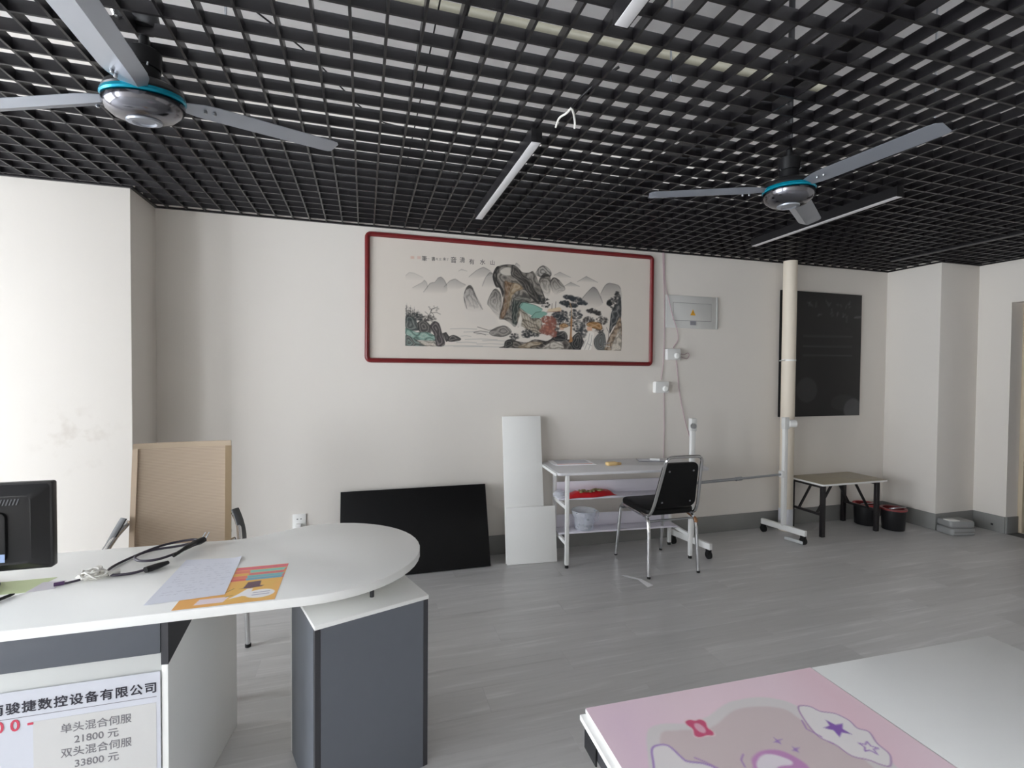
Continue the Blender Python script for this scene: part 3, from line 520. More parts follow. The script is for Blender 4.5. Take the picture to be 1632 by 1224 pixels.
ras = Raster(1833, 730, 3.5, (216, 208, 198))
for op in OPS:
    if op[0] == 'P': ras.poly(op[1], op[2], max(op[3] * 1.2, 4), sm(op[4], 4) if len(op[4]) > 4 else op[4], op[5], op[6] * 2.6, op[7])
    elif op[0] == 'L': ras.line(op[1], op[2], op[3] * 1.15, op[4])
    else: ras.blobs(op[1], op[2], op[3], op[4], op[5], int(op[6] * 1.5), op[7] * 1.6)
ras.build('landscape', PRINT, pf, lambda x, y: (.297 + x, -.0128, 1.668 + y))
for ch, px, py, s in CALLI: lettering('calligraphy', ch, s / 1000 * 1.15, INK, pf, on_wall(.297 + px / 1000, -.0132, 1.668 + py / 1000))

db = thing('distribution_box', 'white metal electrical distribution box cover with yellow warning triangle', 'electrical box', (2.566, YB, 1.883))
PANEL = mat('grey_white_steel', (206, 206, 203), .4, var=.02)
box('cover', PANEL, db, 0, .545, -.012, 0, 0, .292, .004)
box('rim', PANEL, db, .53, .547, -.017, -.0125, 0, .292, .002)
box('door_gap', GREYINK, db, .072, .478, -.0128, -.0121, .067, .228)
dd = box('door', PANEL, db, .075, .475, -.016, -.0125, .07, .225, .002)
MB().prism([(.25, .118), (.305, .118), (.2775, .172)], -.0172, -.0162, lambda x, y, z: (x, z, y)).build('warning_triangle', mat('warning_yellow', (225, 165, 40), .4), dd)
MB().prism([(.272, .128), (.279, .139), (.275, .139), (.281, .156), (.274, .145), (.278, .145)], -.0178, -.0173, lambda x, y, z: (x, z, y)).build('lightning_bolt', INK, dd)
box('text_plate', mat('grey_plate', (150, 150, 158), .5), dd, .25, .31, -.0168, -.0162, .03, .066)
for zz in (.04, .048, .056): box('text_line', GREYINK, dd, .256, .304, -.0173, -.0169, zz, zz + .003)
def sensor(x, z, label):
    s = thing('wall_switch', label, 'switch', (x, YB, z), 0, 'surface switch boxes')
    MB().prism(rrect(-.068, .068, -.05, .05, .012), -.045, 0, lambda a, b, c: (a, c, b)).build('housing', WMETAL, s, .003)
    k = MB().lathe([(.026, 0), (.026, .01), (.02, .016), (.003, .018)], 24); k.v = [(p[0] + .028, -.0455 - p[2], p[1] - .012) for p in k.v]; k.build('dial', WHITE, s)
    return s
sensor(2.634, 1.645, 'upper white switch box below the distribution box')
sensor(2.519, 1.352, 'lower white switch box right of the painting corner')
WC = mat('pinkish_cord', (190, 165, 172), .5)
yy = YB - .006
tubeobj('wall_cable', cr([(2.528, yy, 2.56), (2.545, yy, 2.25), (2.555, yy, 1.95), (2.553, yy, 1.6), (2.53, yy, 1.42)], 6), .0035, WC, 'pale cord running straight down from ceiling to the lower switch box', 'cord', 6)
tubeobj('wall_cable', cr([(2.54, yy, 2.56), (2.555, yy, 2.3), (2.58, yy, 2.18), (2.58, YB - .022, 2.15), (2.63, YB - .023, 1.98), (2.67, YB - .023, 1.88), (2.70, yy, 1.8), (2.69, yy, 1.76), (2.655, yy, 1.715), (2.648, YB - .02, 1.7)], 6), .0035, WC, 'pale cord crossing the distribution box down to the upper switch box', 'cord', 6)
tubeobj('wall_cable', cr([(2.556, YB - .02, 1.305), (2.562, yy, 1.27), (2.567, yy, 1.0), (2.567, yy, .77), (2.567, yy, .3)], 6), .0035, WC, 'pale cord from the lower switch box down behind the desk', 'cord', 6)
tubeobj('wall_cable', cr([(2.67, YB - .02, 1.6), (2.69, yy, 1.55), (2.715, yy, 1.35), (2.75, yy, 1.18), (2.80, yy, 1.0), (2.86, yy, .82), (2.87, yy, .6)], 6), .0035, WC, 'pale cord from the upper switch box slanting behind the stand post', 'cord', 6)
tubeobj('wall_cable', cr([(2.70, YB - .03, 1.655), (2.75, YB - .02, 1.645), (2.80, YB - .01, 1.66), (2.815, YB - .01, 1.64), (2.79, YB - .01, 1.61), (2.72, YB - .02, 1.625)], 6), .003, WC, 'short looped cord sticking out right of the upper switch box', 'cord', 6)

ot = thing('wall_outlet', 'white wall outlet with a plug in it, low behind the round desk end', 'outlet', (-.448, YB, .38))
box('plate', WHITE, ot, -.045, .045, -.01, 0, -.06, .06, .003)
b = MB()
for dx in (-.012, .012): b.bx(dx - .005, dx + .005, -.0108, -.0101, .022, .027)
b.build('socket_holes', BLACKP, ot)
box('plug', WHITE, ot, -.022, .018, -.05, -.0102, -.05, -.004, .006)
MB().tube(cr([(-.004, -.03, -.052), (-.004, -.03, -.1), (.0, -.02, -.2), (.01, -.015, -.375)], 6), .004).build('cord', WW, ot)

bb = thing('blackboard', 'black chalkboard with faint chalk marks hung at the right of the back wall', 'blackboard', (3.832, YB - .002, 1.063))
ras = Raster(1020, 1222, 12, (18, 18, 19))
rs = random.Random(5)
for k in range(26):
    cx, cy = rs.choice([(650, 1010), (800, 960), (880, 1090), (470, 1000), (600, 1120), (380, 1110), (760, 1090)]); cx += rs.uniform(-50, 50); cy += rs.uniform(-35, 35)
    a = rs.uniform(0, PI); l = rs.uniform(15, 45); ras.line('6c6c6e', .28, 12, [(cx, cy), (cx + l * math.cos(a), cy + l * math.sin(a))])
for y in (790, 690, 600): ras.line('77777a', .2, 10, [(280, y), (900, y + 6)])
ras.line('9a9a9c', .5, 9, [(930, 995), (1010, 1000)])
ras.ell('6a6b6d', .45, 930, 60, 120, 110); ras.ell('4a4a4c', .3, 330, 260, 130, 120); ras.ell('3a3a3c', .3, 800, 130, 160, 80)
bd = box('board', BLACKG, bb, 0, 1.022, -.018, 0, 0, 1.222, .002)
CH = mat_paint(); CH.name = 'chalked_board'
ras.build('chalk_surface', CH, bb, lambda x, y: (.001 + x, -.0186, y))

# ---------------------------------------------------------------- reception desk on the left
dk = thing('reception_desk', 'white reception desk with rounded end and charcoal front, left foreground', 'desk', (0, 0, 0))
Z1, Z0 = .74, .71
arc = [(-.18 + .405 * math.cos(a), 2.105 + .402 * math.sin(a)) for a in [R(-90) + i * R(190) / 26 for i in range(27)]]
outl = [(-1.75, 1.703)] + arc + [(p.x, p.y) for p in cr([(-.30, 2.475, 0), (-.37, 2.437, 0), (-.45, 2.39, 0), (-.54, 2.37, 0), (-.66, 2.378, 0)], 4)] + [(-1.75, 2.385)]
MB().prism(outl, Z0, Z1).build('tabletop', WHITE, dk, .002)
# main body
side = [(-.572, 1.722), (-.504, 2.258), (-.522, 2.26), (-.590, 1.724)]
ux, uy = .068 / .540, .536 / .540
sp = lambda s, off: (-.572 + ux * s + uy * off, 1.722 + uy * s - ux * off)
b = MB(); L = .54
b.prism([(0, 0), (L, 0), (L, Z0 - .0005), (.335, Z0 - .0005), (.0, .572)], -.018, 0, lambda s, z, o: (*sp(s, o), z))
b.build('side_panel', WHITE, dk, .001)
b = MB(); b.prism([(0, .573), (.334, Z0 - .0005), (0, Z0 - .0005)], -.019, .001, lambda s, z, o: (*sp(s, o), z))
b.build('side_gusset', DARKLAM, dk)
box('front_band', GREYLAM, dk, -1.74, -.592, 1.722, 1.745, .61, Z0 - .0005, .001)
box('front_panel', mat('front_white_laminate', (214, 216, 214), .4, var=.012), dk, -1.74, -.592, 1.728, 1.746, .03, .609, .001)
box('end_panel', WHITE, dk, -1.76, -1.742, 1.722, 2.26, 0, Z0 - .0005, .001)
box('plinth', DARKLAM, dk, -1.735, -.6, 1.75, 1.77, 0, .06)
# pedestal carrying the round end, turned on its own angle
pd = Matrix.Translation((-.153, 1.702, 0)) @ Matrix.Rotation(R(18.7), 4, 'Z')
def pbox(name, m, x0, x1, y0, y1, z0, z1, bev=0.0):
    b = MB().bx(x0, x1, y0, y1, z0, z1); b.v = [tuple(pd @ Vector(p)) for p in b.v]; return b.build(name, m, dk, bev)
pbox('pedestal_top', WHITE, -.002, .404, -.003, .37, .627, .641, .001)
pbox('pedestal_front', GREYLAM, .018, .384, 0, .016, .0, .6265)
pbox('pedestal_corner_strip', DARKLAM, .0, .0175, -.001, .02, .0, .6265)
pbox('pedestal_corner_strip', DARKLAM, .3845, .402, -.001, .02, .0, .6265)
pbox('pedestal_side', GREYLAM, 0, .016, .0205, .35, 0, .6265)
pbox('pedestal_side', GREYLAM, .386, .402, .0205, .35, 0, .6265)
pbox('pedestal_back', WHITE, .0, .402, .3505, .366, 0, .6265)
def dpin(x, y): MB().cyl((x, y, .641), (x, y, Z0), .008, 10).build('standoff_pin', DARKLAM, dk)
dpin(.028, 1.872); dpin(-.12, 1.95); dpin(-.03, 2.05)

# sheet of writing stuck on the desk front
PY = 1.7215
ps = thing('poster', 'white paper price notice with Chinese lettering stuck on the desk front', 'poster', (0, 0, 0))
box('sheet', mat('poster_paper', (206, 208, 216), .6, var=.015), ps, -1.42, -.592, PY - .001, PY - .0002, .10, .556)
box('price_label', mat('cream_film', (205, 204, 202), .5, var=.04, scale=9), ps, -.905, -.603, PY - .0016, PY - .0011, .10, .437 + .025)
X0 = -.945
names = '南骏捷数控设备有限公司'
for i, chx in enumerate(names): lettering('company_name', chx, .0345, INK, ps, on_wall(-.617 - (10 - i) * .0371, PY - .0018, .507), bold=.0007)
box('underline', GREYINK, ps, -1.40, -.602, PY - .0014, PY - .001, .4795, .481)
for s, x, z, h in (('0', -.9825, .458, .046), ('0', -.946, .458, .046), ('-', -.911, .462, .05)): lettering('red_price', s, h, REDINK, ps, on_wall(x, PY - .0018, z), bold=.0009)
for s, z, h in (('单头混合伺服', .426, .0293), ('21800 元', .390, .0293), ('双头混合伺服', .354, .0293), ('33800 元', .318, .0293)):
    lettering('price_text', s, h, GREYINK, ps, on_wall(-.754, PY - .002, z), bold=.00022)

# monitor, seen from behind
mo = thing('monitor', 'black computer monitor seen from behind on the desk, cut off by left edge', 'monitor', (-1.275, 2.03, .74), R(0))
MB().prism(rrect(-.268, .268, .06, .352, .008), 0, .028, lambda x, z, y: (x, y, z)).build('bezel', BLACKP, mo, .003)
b = MB()
fr, bk = rrect(-.261, .261, .066, .346, .012), rrect(-.225, .225, .09, .315, .02)
n = len(fr); b.add([(x, -.0005, z) for x, z in fr] + [(x, -.032, z) for x, z in bk], [tuple(range(n)), tuple(range(2 * n - 1, n - 1, -1))] + [(i, n + i, n + (i + 1) % n, (i + 1) % n) for i in range(n)])
bc = b.build('back_cover', BLACKP, mo)
MB().prism(rrect(-.15, .165, .1, .265, .02), -.046, -.0325, lambda x, z, y: (x, y, z)).build('bulge', BLACKP, mo, .004)
b = MB()
for k in range(30): b.add([(p[0] + (-.075 + k * .009), p[1], p[2]) for p in ((0, -.0345, .285), (.004, -.0345, .285), (.011, -.0345, .305), (.007, -.0345, .305), (0, -.0325, .285), (.004, -.0325, .285), (.011, -.0325, .305), (.007, -.0325, .305))],
                          [(0, 1, 2, 3), (7, 6, 5, 4), (0, 4, 5, 1), (1, 5, 6, 2), (2, 6, 7, 3), (3, 7, 4, 0)])
v = b.build('vent_ribs', mat('grey_vent', (70, 72, 76), .4), mo); v['kind'] = 'stuff'
box('rating_label', mat('blue_white_label', (150, 172, 210), .5, var=.25, scale=60), mo, .098, .164, -.0475, -.0463, .104, .13)
b = MB(); b.bx(-.035, .035, -.03, -.008, .0, .12); b.build('neck', BLACKP, mo, .004)
MB().lathe([(.11, 0), (.115, .004), (.11, .012), (.02, .016)], 32, (0, -.01, .0)).build('foot', BLACKP, mo)

ZT = Z1
def flat(name, m, poly, z, th=.0006): return MB().prism(poly, z, z + th).build(name, m)
tag(flat('note_paper', mat('yellow_green_paper', (214, 226, 178), .7), [(-1.3, 1.985), (-1.055, 1.982), (-1.03, 2.10), (-1.28, 2.1)], ZT), 'pale yellow-green note paper under the monitor at the left', 'paper')
tag(flat('note_paper', mat('white_card', (226, 222, 228), .7), [(-1.057, 1.98), (-.985, 1.99), (-.985, 2.06), (-1.05, 2.06)], ZT + .0008), 'small white card peeking from under the monitor right corner', 'card')
tag(MB().tube([(-1.16, 1.78, ZT + .006), (-1.083, 1.955, ZT + .006), (-1.078, 1.966, ZT + .005)], [.006, .005, .002], 10).build('pen', BLACKP), 'black pen lying on the desk below the monitor, at left edge', 'pen')

# flyer and the handwritten sheet on it
fl = thing('flyer', 'orange flyer with coloured stripes and a printed hat, under the white sheet', 'flyer', (-.56, 1.712, ZT))
ras = Raster(300, 325, 2.5, (244, 182, 104))
ras.poly('e9c45c', .5, 40, [(120, 10), (290, 10), (290, 190), (150, 200)])
for y0, y1, cols in ((293, 322, ('e8717e', 'e8717e')), (262, 288, ('e8826e', '8ed0c0')), (238, 258, ('e8b45c', 'e97b80')), (212, 236, ('e8826e', '78c0c4')), (190, 210, ('e36a6a', '6fb0cc'))):
    ras.poly(cols[0], 1, 2, [(120, y0), (300, y0), (300, y1), (120, y1)]); ras.poly(cols[1], 1, 2, [(175, y0), (290, y0), (298, y1), (170, y1)])
    for k in range(5): ras.line('5f7f88', .35, 3, [(180 + k * 22, (y0 + y1) / 2), (195 + k * 22, (y0 + y1) / 2)])
ras.poly('6a4d5a', 1, 3, [(168, 118), (180, 122), (186, 172), (228, 176), (232, 132), (246, 132), (238, 122), (200, 116)])
ras.ell('f4f2f2', 1, 245, 62, 45, 34); ras.poly('f4f2f2', 1, 3, [(150, 40), (175, 75), (195, 112), (212, 112), (215, 70), (230, 40), (190, 55)])
for y in (54, 72): ras.line('7a76a0', .7, 5, [(222, y), (272, y + 3)])
ras.poly('f0dfe4', 1, 2, [(55, 22), (140, 22), (150, 62), (62, 62)])
for p in ([(128, 95), (150, 125)], [(140, 60), (158, 70)]): ras.line('8a6a3a', .8, 4, p)
box('paper', PAPER, fl, 0, .287, 0, .31, 0, .0003)
ras.build('print', PRINT, fl, lambda x, y: (.0005 + x * .286 / .3, y * .309 / .325, .0005))
sh = thing('handwritten_sheet', 'white sheet with faint handwriting lying across the orange flyer', 'paper sheet', (-.653, 1.771, ZT + .0012))
ras = Raster(215, 385, 2.5, (226, 229, 240)); rs = random.Random(11)
for r_ in range(13):
    x = 22
    while x < 190:
        l = rs.uniform(6, 16)
        if rs.random() < .7: ras.line('8d90a2', .45, 2.6, [(x, 60 + r_ * 22), (x + l * .5, 60 + r_ * 22 + rs.uniform(-5, 5)), (x + l, 60 + r_ * 22 + rs.uniform(-4, 4))])
        x += l + rs.uniform(3, 12)
def bil(x, y):
    u, v = x / .215, y / .385
    q = [(0, 0), (.219, .019), (.196, .359), (0, .387)]
    px = (q[0][0] * (1 - u) + q[1][0] * u) * (1 - v) + (q[3][0] * (1 - u) + q[2][0] * u) * v
    py = (q[0][1] * (1 - u) + q[1][1] * u) * (1 - v) + (q[3][1] * (1 - u) + q[2][1] * u) * v
    return (px, py, .0004 + .010 * max(0, u - .8) ** 2 * 25 * max(0, v - .75) * 4 * .6)
ras.build('writing', PRINT, sh, bil)

# black power cord, white cable bundle
pc = thing('power_cable', 'coiled black power cord with plug lying on the white desk', 'power cord', (0, 0, 0))
zc = ZT + .006
CORD = mat('dark_purple_black_cord', (52, 46, 60), .45)
MB().tube(cr([(-.735, 2.09, zc + .004), (-.79, 2.055, zc), (-.86, 2.06, zc), (-.885, 2.13, zc), (-.855, 2.24, zc), (-.79, 2.335, zc + .005), (-.70, 2.365, zc + .01), (-.655, 2.33, zc + .012),
              (-.675, 2.25, zc + .012), (-.735, 2.15, zc + .012), (-.80, 2.15, zc + .01), (-.835, 2.2, zc + .012), (-.80, 2.26, zc + .012), (-.72, 2.285, zc + .012), (-.665, 2.29, zc + .02)], 8), .0048, 8).build('cable', CORD, pc)
MB().tube(cr([(-.70, 2.17, zc + .012), (-.675, 2.22, zc + .022), (-.66, 2.28, zc + .024)], 5), [.007] * 5 + [.009] * 5 + [.011]).build('cord_bundle', BLACKP, pc)
MB().tube([(-.672, 2.285, zc + .014), (-.652, 2.312, zc + .016), (-.640, 2.33, zc + .018)], [.012, .016, .014], 10, sq=.8).build('plug', BLACKP, pc)
b = MB()
for dx in (-.007, .007): b.beam((-.642 + dx, 2.328, zc + .02), (-.632 + dx, 2.345, zc + .042), .005, .0018)
b.build('prongs', STEEL, pc)
MB().tube([(-.70, 2.115, zc + .007), (-.72, 2.09, zc + .007), (-.75, 2.055, zc + .007)], [.009, .014, .014], 10, sq=.75).build('connector', BLACKP, pc)
wc = thing('white_cable', 'small bundle of tangled white cable with dark purple plug on the desk', 'cable', (0, 0, 0))
pts = []; rs = random.Random(8)
for k in range(52):
    a = k * 1.05; q = rs.uniform(.35, 1.1)
    pts.append((-.905 + .042 * math.cos(a) * q, 2.045 + .032 * math.sin(a) * q, ZT + .005 + rs.uniform(0, .032)))
MB().tube(cr(pts, 4), .0032, 6).build('coil', WW, wc)
MB().tube(cr([(-.88, 2.055, ZT + .01), (-.865, 2.06, ZT + .008), (-.85, 2.068, ZT + .01)], 4), .0045, 6).build('lead', WW, wc)
MB().tube(cr([(-.862, 2.058, ZT + .011), (-.848, 2.066, ZT + .012), (-.836, 2.075, ZT + .011)], 4), .011, 10, sq=.9).build('ferrite_lump', WW, wc)
MB().tube(cr([(-.93, 2.04, ZT + .006), (-.96, 2.025, ZT + .0045), (-.975, 2.02, ZT + .0045)], 4), .004, 6).build('tail', CORD, wc)
MB().tube([(-.972, 2.021, ZT + .0065), (-.997, 2.012, ZT + .0065)], .0065, 8).build('purple_plug', mat('purple_plug', (80, 50, 95), .4), wc)

# ---------------------------------------------------------------- tan mesh chair behind the desk
mc = thing('mesh_office_chair', 'tan mesh high-back office chair with chrome frame behind the desk', 'chair', (-.868, 2.63, 0), R(5.5))
MESH = mat('tan_mesh_fabric', (196, 177, 156), .7, var=.04, scale=5)
nt = MESH.node_tree; N = nt.nodes; Lk = nt.links
wv = N.new('ShaderNodeTexWave'); wv.bands_direction = 'Z'; wv.inputs['Scale'].default_value = 42; wv.inputs['Distortion'].default_value = .15
tc = N.new('ShaderNodeTexCoord'); Lk.new(tc.outputs['Object'], wv.inputs['Vector'])
pb = N['Principled BSDF']; src = pb.inputs['Base Color'].links[0].from_socket
mx = N.new('ShaderNodeMix'); mx.data_type = 'RGBA'; mx.blend_type = 'MULTIPLY'; mx.inputs['B'].default_value = (.72, .70, .68, 1)
mm_ = N.new('ShaderNodeMath'); mm_.operation = 'MULTIPLY'; mm_.inputs[1].default_value = .8; Lk.new(wv.outputs['Fac'], mm_.inputs[0]); Lk.new(mm_.outputs[0], mx.inputs['Factor'])
Lk.new(src, mx.inputs['A']); Lk.new(mx.outputs['Result'], pb.inputs['Base Color'])
pb.inputs['Alpha'].default_value = .9
def backy(z): return .235 + .075 * max(0, (z - .45) / .64)
def sheet(name, x0, x1, zs, m, parent, curve=.02, th=.004, push=0.0):
    b = MB(); nx = 12; nz_ = len(zs); vs = []
    for side_ in (0, 1):
        for z in zs:
            for i in range(nx + 1):
                t = i / nx; x = x0(z) + (x1(z) - x0(z)) * t
                vs.append((x, backy(z) + curve * 4 * t * (1 - t) + push + side_ * th, z))
    fs = []; q = (nx + 1) * nz_
    for j in range(nz_ - 1):
        for i in range(nx):
            a = j * (nx + 1) + i; fs += [(a, a + 1, a + nx + 2, a + nx + 1), (q + a, q + a + nx + 1, q + a + nx + 2, q + a + 1)]
    for i in range(nx):
        a = i; fs.append((a, q + a, q + a + 1, a + 1)); a = (nz_ - 1) * (nx + 1) + i; fs.append((a, a + 1, q + a + 1, q + a))
    for j in range(nz_ - 1):
        a = j * (nx + 1); fs.append((a, a + nx + 1, q + a + nx + 1, q + a)); a += nx; fs.append((a, q + a, q + a + nx + 1, a + nx + 1))
    b.add(vs, fs); return b.build(name, m, parent)
wf = lambda z: .222 - .005 * (z - .45) / .64
bk_ = sheet('backrest', lambda z: -wf(z), lambda z: wf(z), [.46 + i * .0315 for i in range(21)], MESH, mc)
sheet('top_hem', lambda z: -.2155, lambda z: .2155, [1.07, 1.082, 1.096], mat('tan_hem', (182, 164, 142), .7), bk_, .02, .012, -.004)
sheet('right_hem', lambda z: wf(z) - .028, lambda z: wf(z) + .001, [.46 + i * .061 for i in range(11)], mat('tan_hem_side', (164, 142, 112), .7), bk_, 0, .008, -.003)
sheet('left_hem', lambda z: -wf(z) - .001, lambda z: -wf(z) + .022, [.46 + i * .061 for i in range(11)], mat('tan_hem_light', (186, 166, 144), .7), bk_, 0, .008, -.003)
MB().tube(cr([(-.2, backy(.98) + .022, .96), (0, backy(.98) + .045, .972), (.2, backy(.98) + .022, .98)], 6), .011, 8).build('cross_bar', CHROME, mc)
MB().tube(cr([(-.22, backy(.6) + .018, .62), (0, backy(.6) + .045, .62), (.22, backy(.6) + .018, .62)], 6), .011, 8).build('cross_bar', CHROME, mc)
b = MB(); b.prism(rrect(-.23, .23, -.26, .2, .05), .43, .455); b.build('seat', MESH, mc, .006)
for s in (-1, 1):
    MB().tube(fil([(s * .198, backy(1.08) + .030, 1.083), (s * .206, backy(.7) + .030, .70), (s * .21, .225, .44), (s * .236, -.27, .425)], .08), .0115, 8).build('back_frame', CHROME, mc)
    MB().tube(fil([(s * .236, .2, .60), (s * .29, .22, .45), (s * .30, .235, .013)], .06, 6), .0125, 10).build('leg', CHROME, mc)
    MB().tube(fil([(s * .25, -.22, .013), (s * .28, -.24, .572), (s * .29, .05, .578), (s * .26, .22, .67), (s * .23, backy(.7) + .02, .71)], .06, 6), .0125, 10).build('leg', CHROME, mc)
    MB().cyl((s * .25, -.22, .0), (s * .25, -.22, .02), .015, 12).build('foot_pad', RUBBER, mc)
    b = MB().tube(cr([(s * .24, .25, .74), (s * .264, .22, .685), (s * .282, .17, .63), (s * .292, .06, .597), (s * .296, -.12, .59)], 5), .021, 10, sq=.5); b.build('armrest', mat('grey_armrest', (84, 85, 86), .5), mc)
    MB().cyl((s * .30, .235, .0), (s * .30, .235, .016), .015, 12).build('foot_pad', RUBBER, mc)
MB().tube([(-.29, .2, .43), (.29, .2, .43)], .011, 8).build('seat_bar', CHROME, mc)
MB().tube([(-.297, -.25, .43), (.297, -.25, .43)], .011, 8).build('seat_bar', CHROME, mc)

# ---------------------------------------------------------------- panels leaning on the back wall
def lean(name, label, cat, m, x0, w, ybot, ytop, h, th, rz=0.0):
    a = math.asin((ytop - ybot) / h)                # leaning angle
    o = thing(name, label, cat, (x0, ybot, 0), rz)
    b = MB().bx(0, w, 0, th, 0, h)
    b.v = [(x, y * math.cos(a) + z * math.sin(a), z * math.cos(a) - y * math.sin(a) + th * math.sin(a)) for x, y, z in b.v]
    me = b.build(name, m, None, .0015); me.location = (x0, ybot, 0); me.rotation_euler = (0, 0, rz)
    bpy.data.objects.remove(o); me.name = name
    return tag(me, label, cat)
lean('black_panel', 'large black glossy panel leaning against the back wall behind the desk', 'panel', BLACKG, -.165, 1.085, 3.600, 3.796, .615, .02)
lean('white_board', 'tall narrow white board leaning against the back wall beside the desk', 'board', WHITE, 1.045, .316, 3.612, 3.79, 1.133, .016, R(-3.5))
lean('white_board', 'short wide white board standing in front of the tall narrow board', 'board', WHITE, 1.045, .398, 3.585, 3.656, .425, .016, R(-4.5))

# ---------------------------------------------------------------- white shelf desk
sd = thing('shelf_desk', 'white metal-legged desk with two lower shelves against the back wall', 'desk', (1.465, 3.424, 0), R(-4.5))
b = MB().prism(rrect(-.105, 1.13, -.112, .372, .03), .722, .742); b.build('desktop', mat('pale_grey_white_laminate', (208, 207, 209), .32, var=.02), sd, .003)
box('edge_bar', WMETAL, sd, -.118, -.1055, -.085, .36, .715, .738, .004)
for x in (0, 1.033):
    for y in (0, .32):
        lg = box('leg', WMETAL, sd, x - .014, x + .014, y - .014, y + .014, .022, .7215, .003)
        MB().cyl((x, y, 0), (x, y, .0225), .014, 14).build('foot', RUBBER, lg)
    for z in (.17, .44): box('side_rail', WMETAL, sd, x - .012, x + .012, .0145, .3055, z, z + .028, .003)
SHELF = mat('lilac_white_shelf', (222, 219, 228), .4, var=.02)
for z in (.199, .469):
    box('shelf', SHELF, sd, -.012, 1.02, .165, .3055, z, z + .014, .002)
    box('shelf_back', SHELF, sd, .0145, 1.018, .307, .318, z + .005, z + .115, .002)
box('rear_rail', WMETAL, sd, .0145, 1.018, .308, .332, .66, .69, .002)
SDM = Matrix.Translation((1.465, 3.424, 0)) @ Matrix.Rotation(R(-4.5), 4, 'Z')
def sdp(x, y, z): return tuple(SDM @ Vector((x, y, z)))

bk2 = thing('booklet', 'white papers with red printed edge lying at the left of the desktop', 'papers', sdp(-.03, .18, .742), R(-6))
b = MB()
for k in range(3): b.bx(-.01 * k, .33 - .012 * k, .004 * k, .20, k * .0025, k * .0025 + .002)
b.build('pages', mat('bright_pages', (246, 246, 248), .6, var=.01), bk2)
box('red_edge', mat('salmon_print', (222, 150, 140), .6), bk2, .01, .30, .006, .02, .0075, .0082)
box('grey_print', mat('pale_print', (205, 205, 212), .6), bk2, .02, .29, .05, .18, .0075, .0081)
sb = thing('wrapped_bar', 'small yellow-cream wrapped bar lying in the middle of the desktop', 'packet', sdp(.41, .13, .742), R(4))
MB().prism(rrect(-.045, .045, -.025, .025, .01), 0, .026).build('bar', mat('cream_yellow', (232, 200, 140), .5), sb, .006)
MB().prism(rrect(.046, .085, -.018, .022, .008), 0, .018).build('wrapper_end', mat('tan_wrapper', (214, 180, 130), .5), sb, .004)
s3 = thing('paper_slip', 'grey-edged white slip with a small white tube at the desktop rear', 'papers', sdp(.82, .26, .742), R(-20))
MB().prism([(-.11, -.06), (.11, -.05), (.10, .07), (-.11, .06)], 0, .0015).build('slip', PAPER, s3)
MB().tube(fil([(-.11, .06, .003), (-.11, -.06, .003), (.11, -.05, .003)], .01), .0025, 6).build('dark_edge', GREYINK, s3)
MB().tube([(.0, .03, .010), (.07, -.01, .010)], .009, 10).build('tube', WMETAL, s3)
rbg = thing('red_bag', 'bright red plastic food bag lying on the middle shelf', 'bag', sdp(.27, .225, .4835), R(2))
rs = random.Random(4); b = MB(); nx, ny = 18, 8; vs = []
for j in range(ny + 1):
    for i in range(nx + 1):
        u, v = i / nx, j / ny; e = min(1, 4.5 * min(u, 1 - u)) * min(1, 3.5 * min(v, 1 - v))
        vs.append((-.21 + .42 * u + rs.uniform(-.004, .004), -.062 + .125 * v + .01 * math.sin(u * 9), .002 + .034 * e ** .6 + rs.uniform(0, .008) * e + .015 * (u > .85) * e))
b.add(vs, [(j * (nx + 1) + i, j * (nx + 1) + i + 1, (j + 1) * (nx + 1) + i + 1, (j + 1) * (nx + 1) + i) for j in range(ny) for i in range(nx)])
n0 = len(b.v); b.add([(x, y, 0) for x, y, z in vs], [(j * (nx + 1) + i, (j + 1) * (nx + 1) + i, (j + 1) * (nx + 1) + i + 1, j * (nx + 1) + i + 1) for j in range(ny) for i in range(nx)])
b.build('bag', mat('red_plastic', (205, 32, 42), .3, var=.15, scale=30), rbg, ang=60)
b = MB()
for k in range(26): x, y = rs.uniform(-.13, .09), rs.uniform(-.055, -.0); b.lathe([(.001, -.006), (.012, -.003), (.014, .002), (.006, .007), (.001, .008)], 8, (x, y, .040 + rs.uniform(0, .012)))
o = b.build('food_print', mat('olive_cream_print', (150, 140, 100), .5, var=.45, scale=60), rbg); o['kind'] = 'stuff'
wb = MB(); wb.lathe([(.005, 0), (.05, .002), (.055, .02), (.04, .045), (.01, .055)], 16, (-.165, .02, 0)); 
tag(wb.build('white_bundle', mat_clear('milky_plastic', (.95, .95, 1), .45, .3)), 'crumpled milky plastic bag on the left end of the middle shelf', 'bag').matrix_world = Matrix.Translation(sdp(.18, .22, .4835))
jg = thing('plastic_jug', 'clear plastic jug with a handle on the bottom shelf', 'jug', sdp(.222, .235, .2135))
MB().lathe([(.072, .004), (.078, .01), (.084, .10), (.096, .112), (.099, .15), (.097, .152), (.094, .114), (.081, .102), (.075, .012), (.07, .006)], 32, closed=True).build('body', CLEAR, jg)
MB().lathe([(.002, .0005), (.074, .0005), (.076, .0035), (.002, .0035)], 32).build('base', CLEAR, jg)
MB().tube([(.1 * math.cos(a), .1 * math.sin(a), .15) for a in [i * 2 * PI / 36 for i in range(36)]], .003, 8, True).build('rim', CLEAR, jg)
MB().tube(fil([(.09, -.0, .14), (.13, -.0, .135), (.125, -.0, .05), (.083, 0, .045)], .02), .006, 8).build('handle', CLEAR, jg)

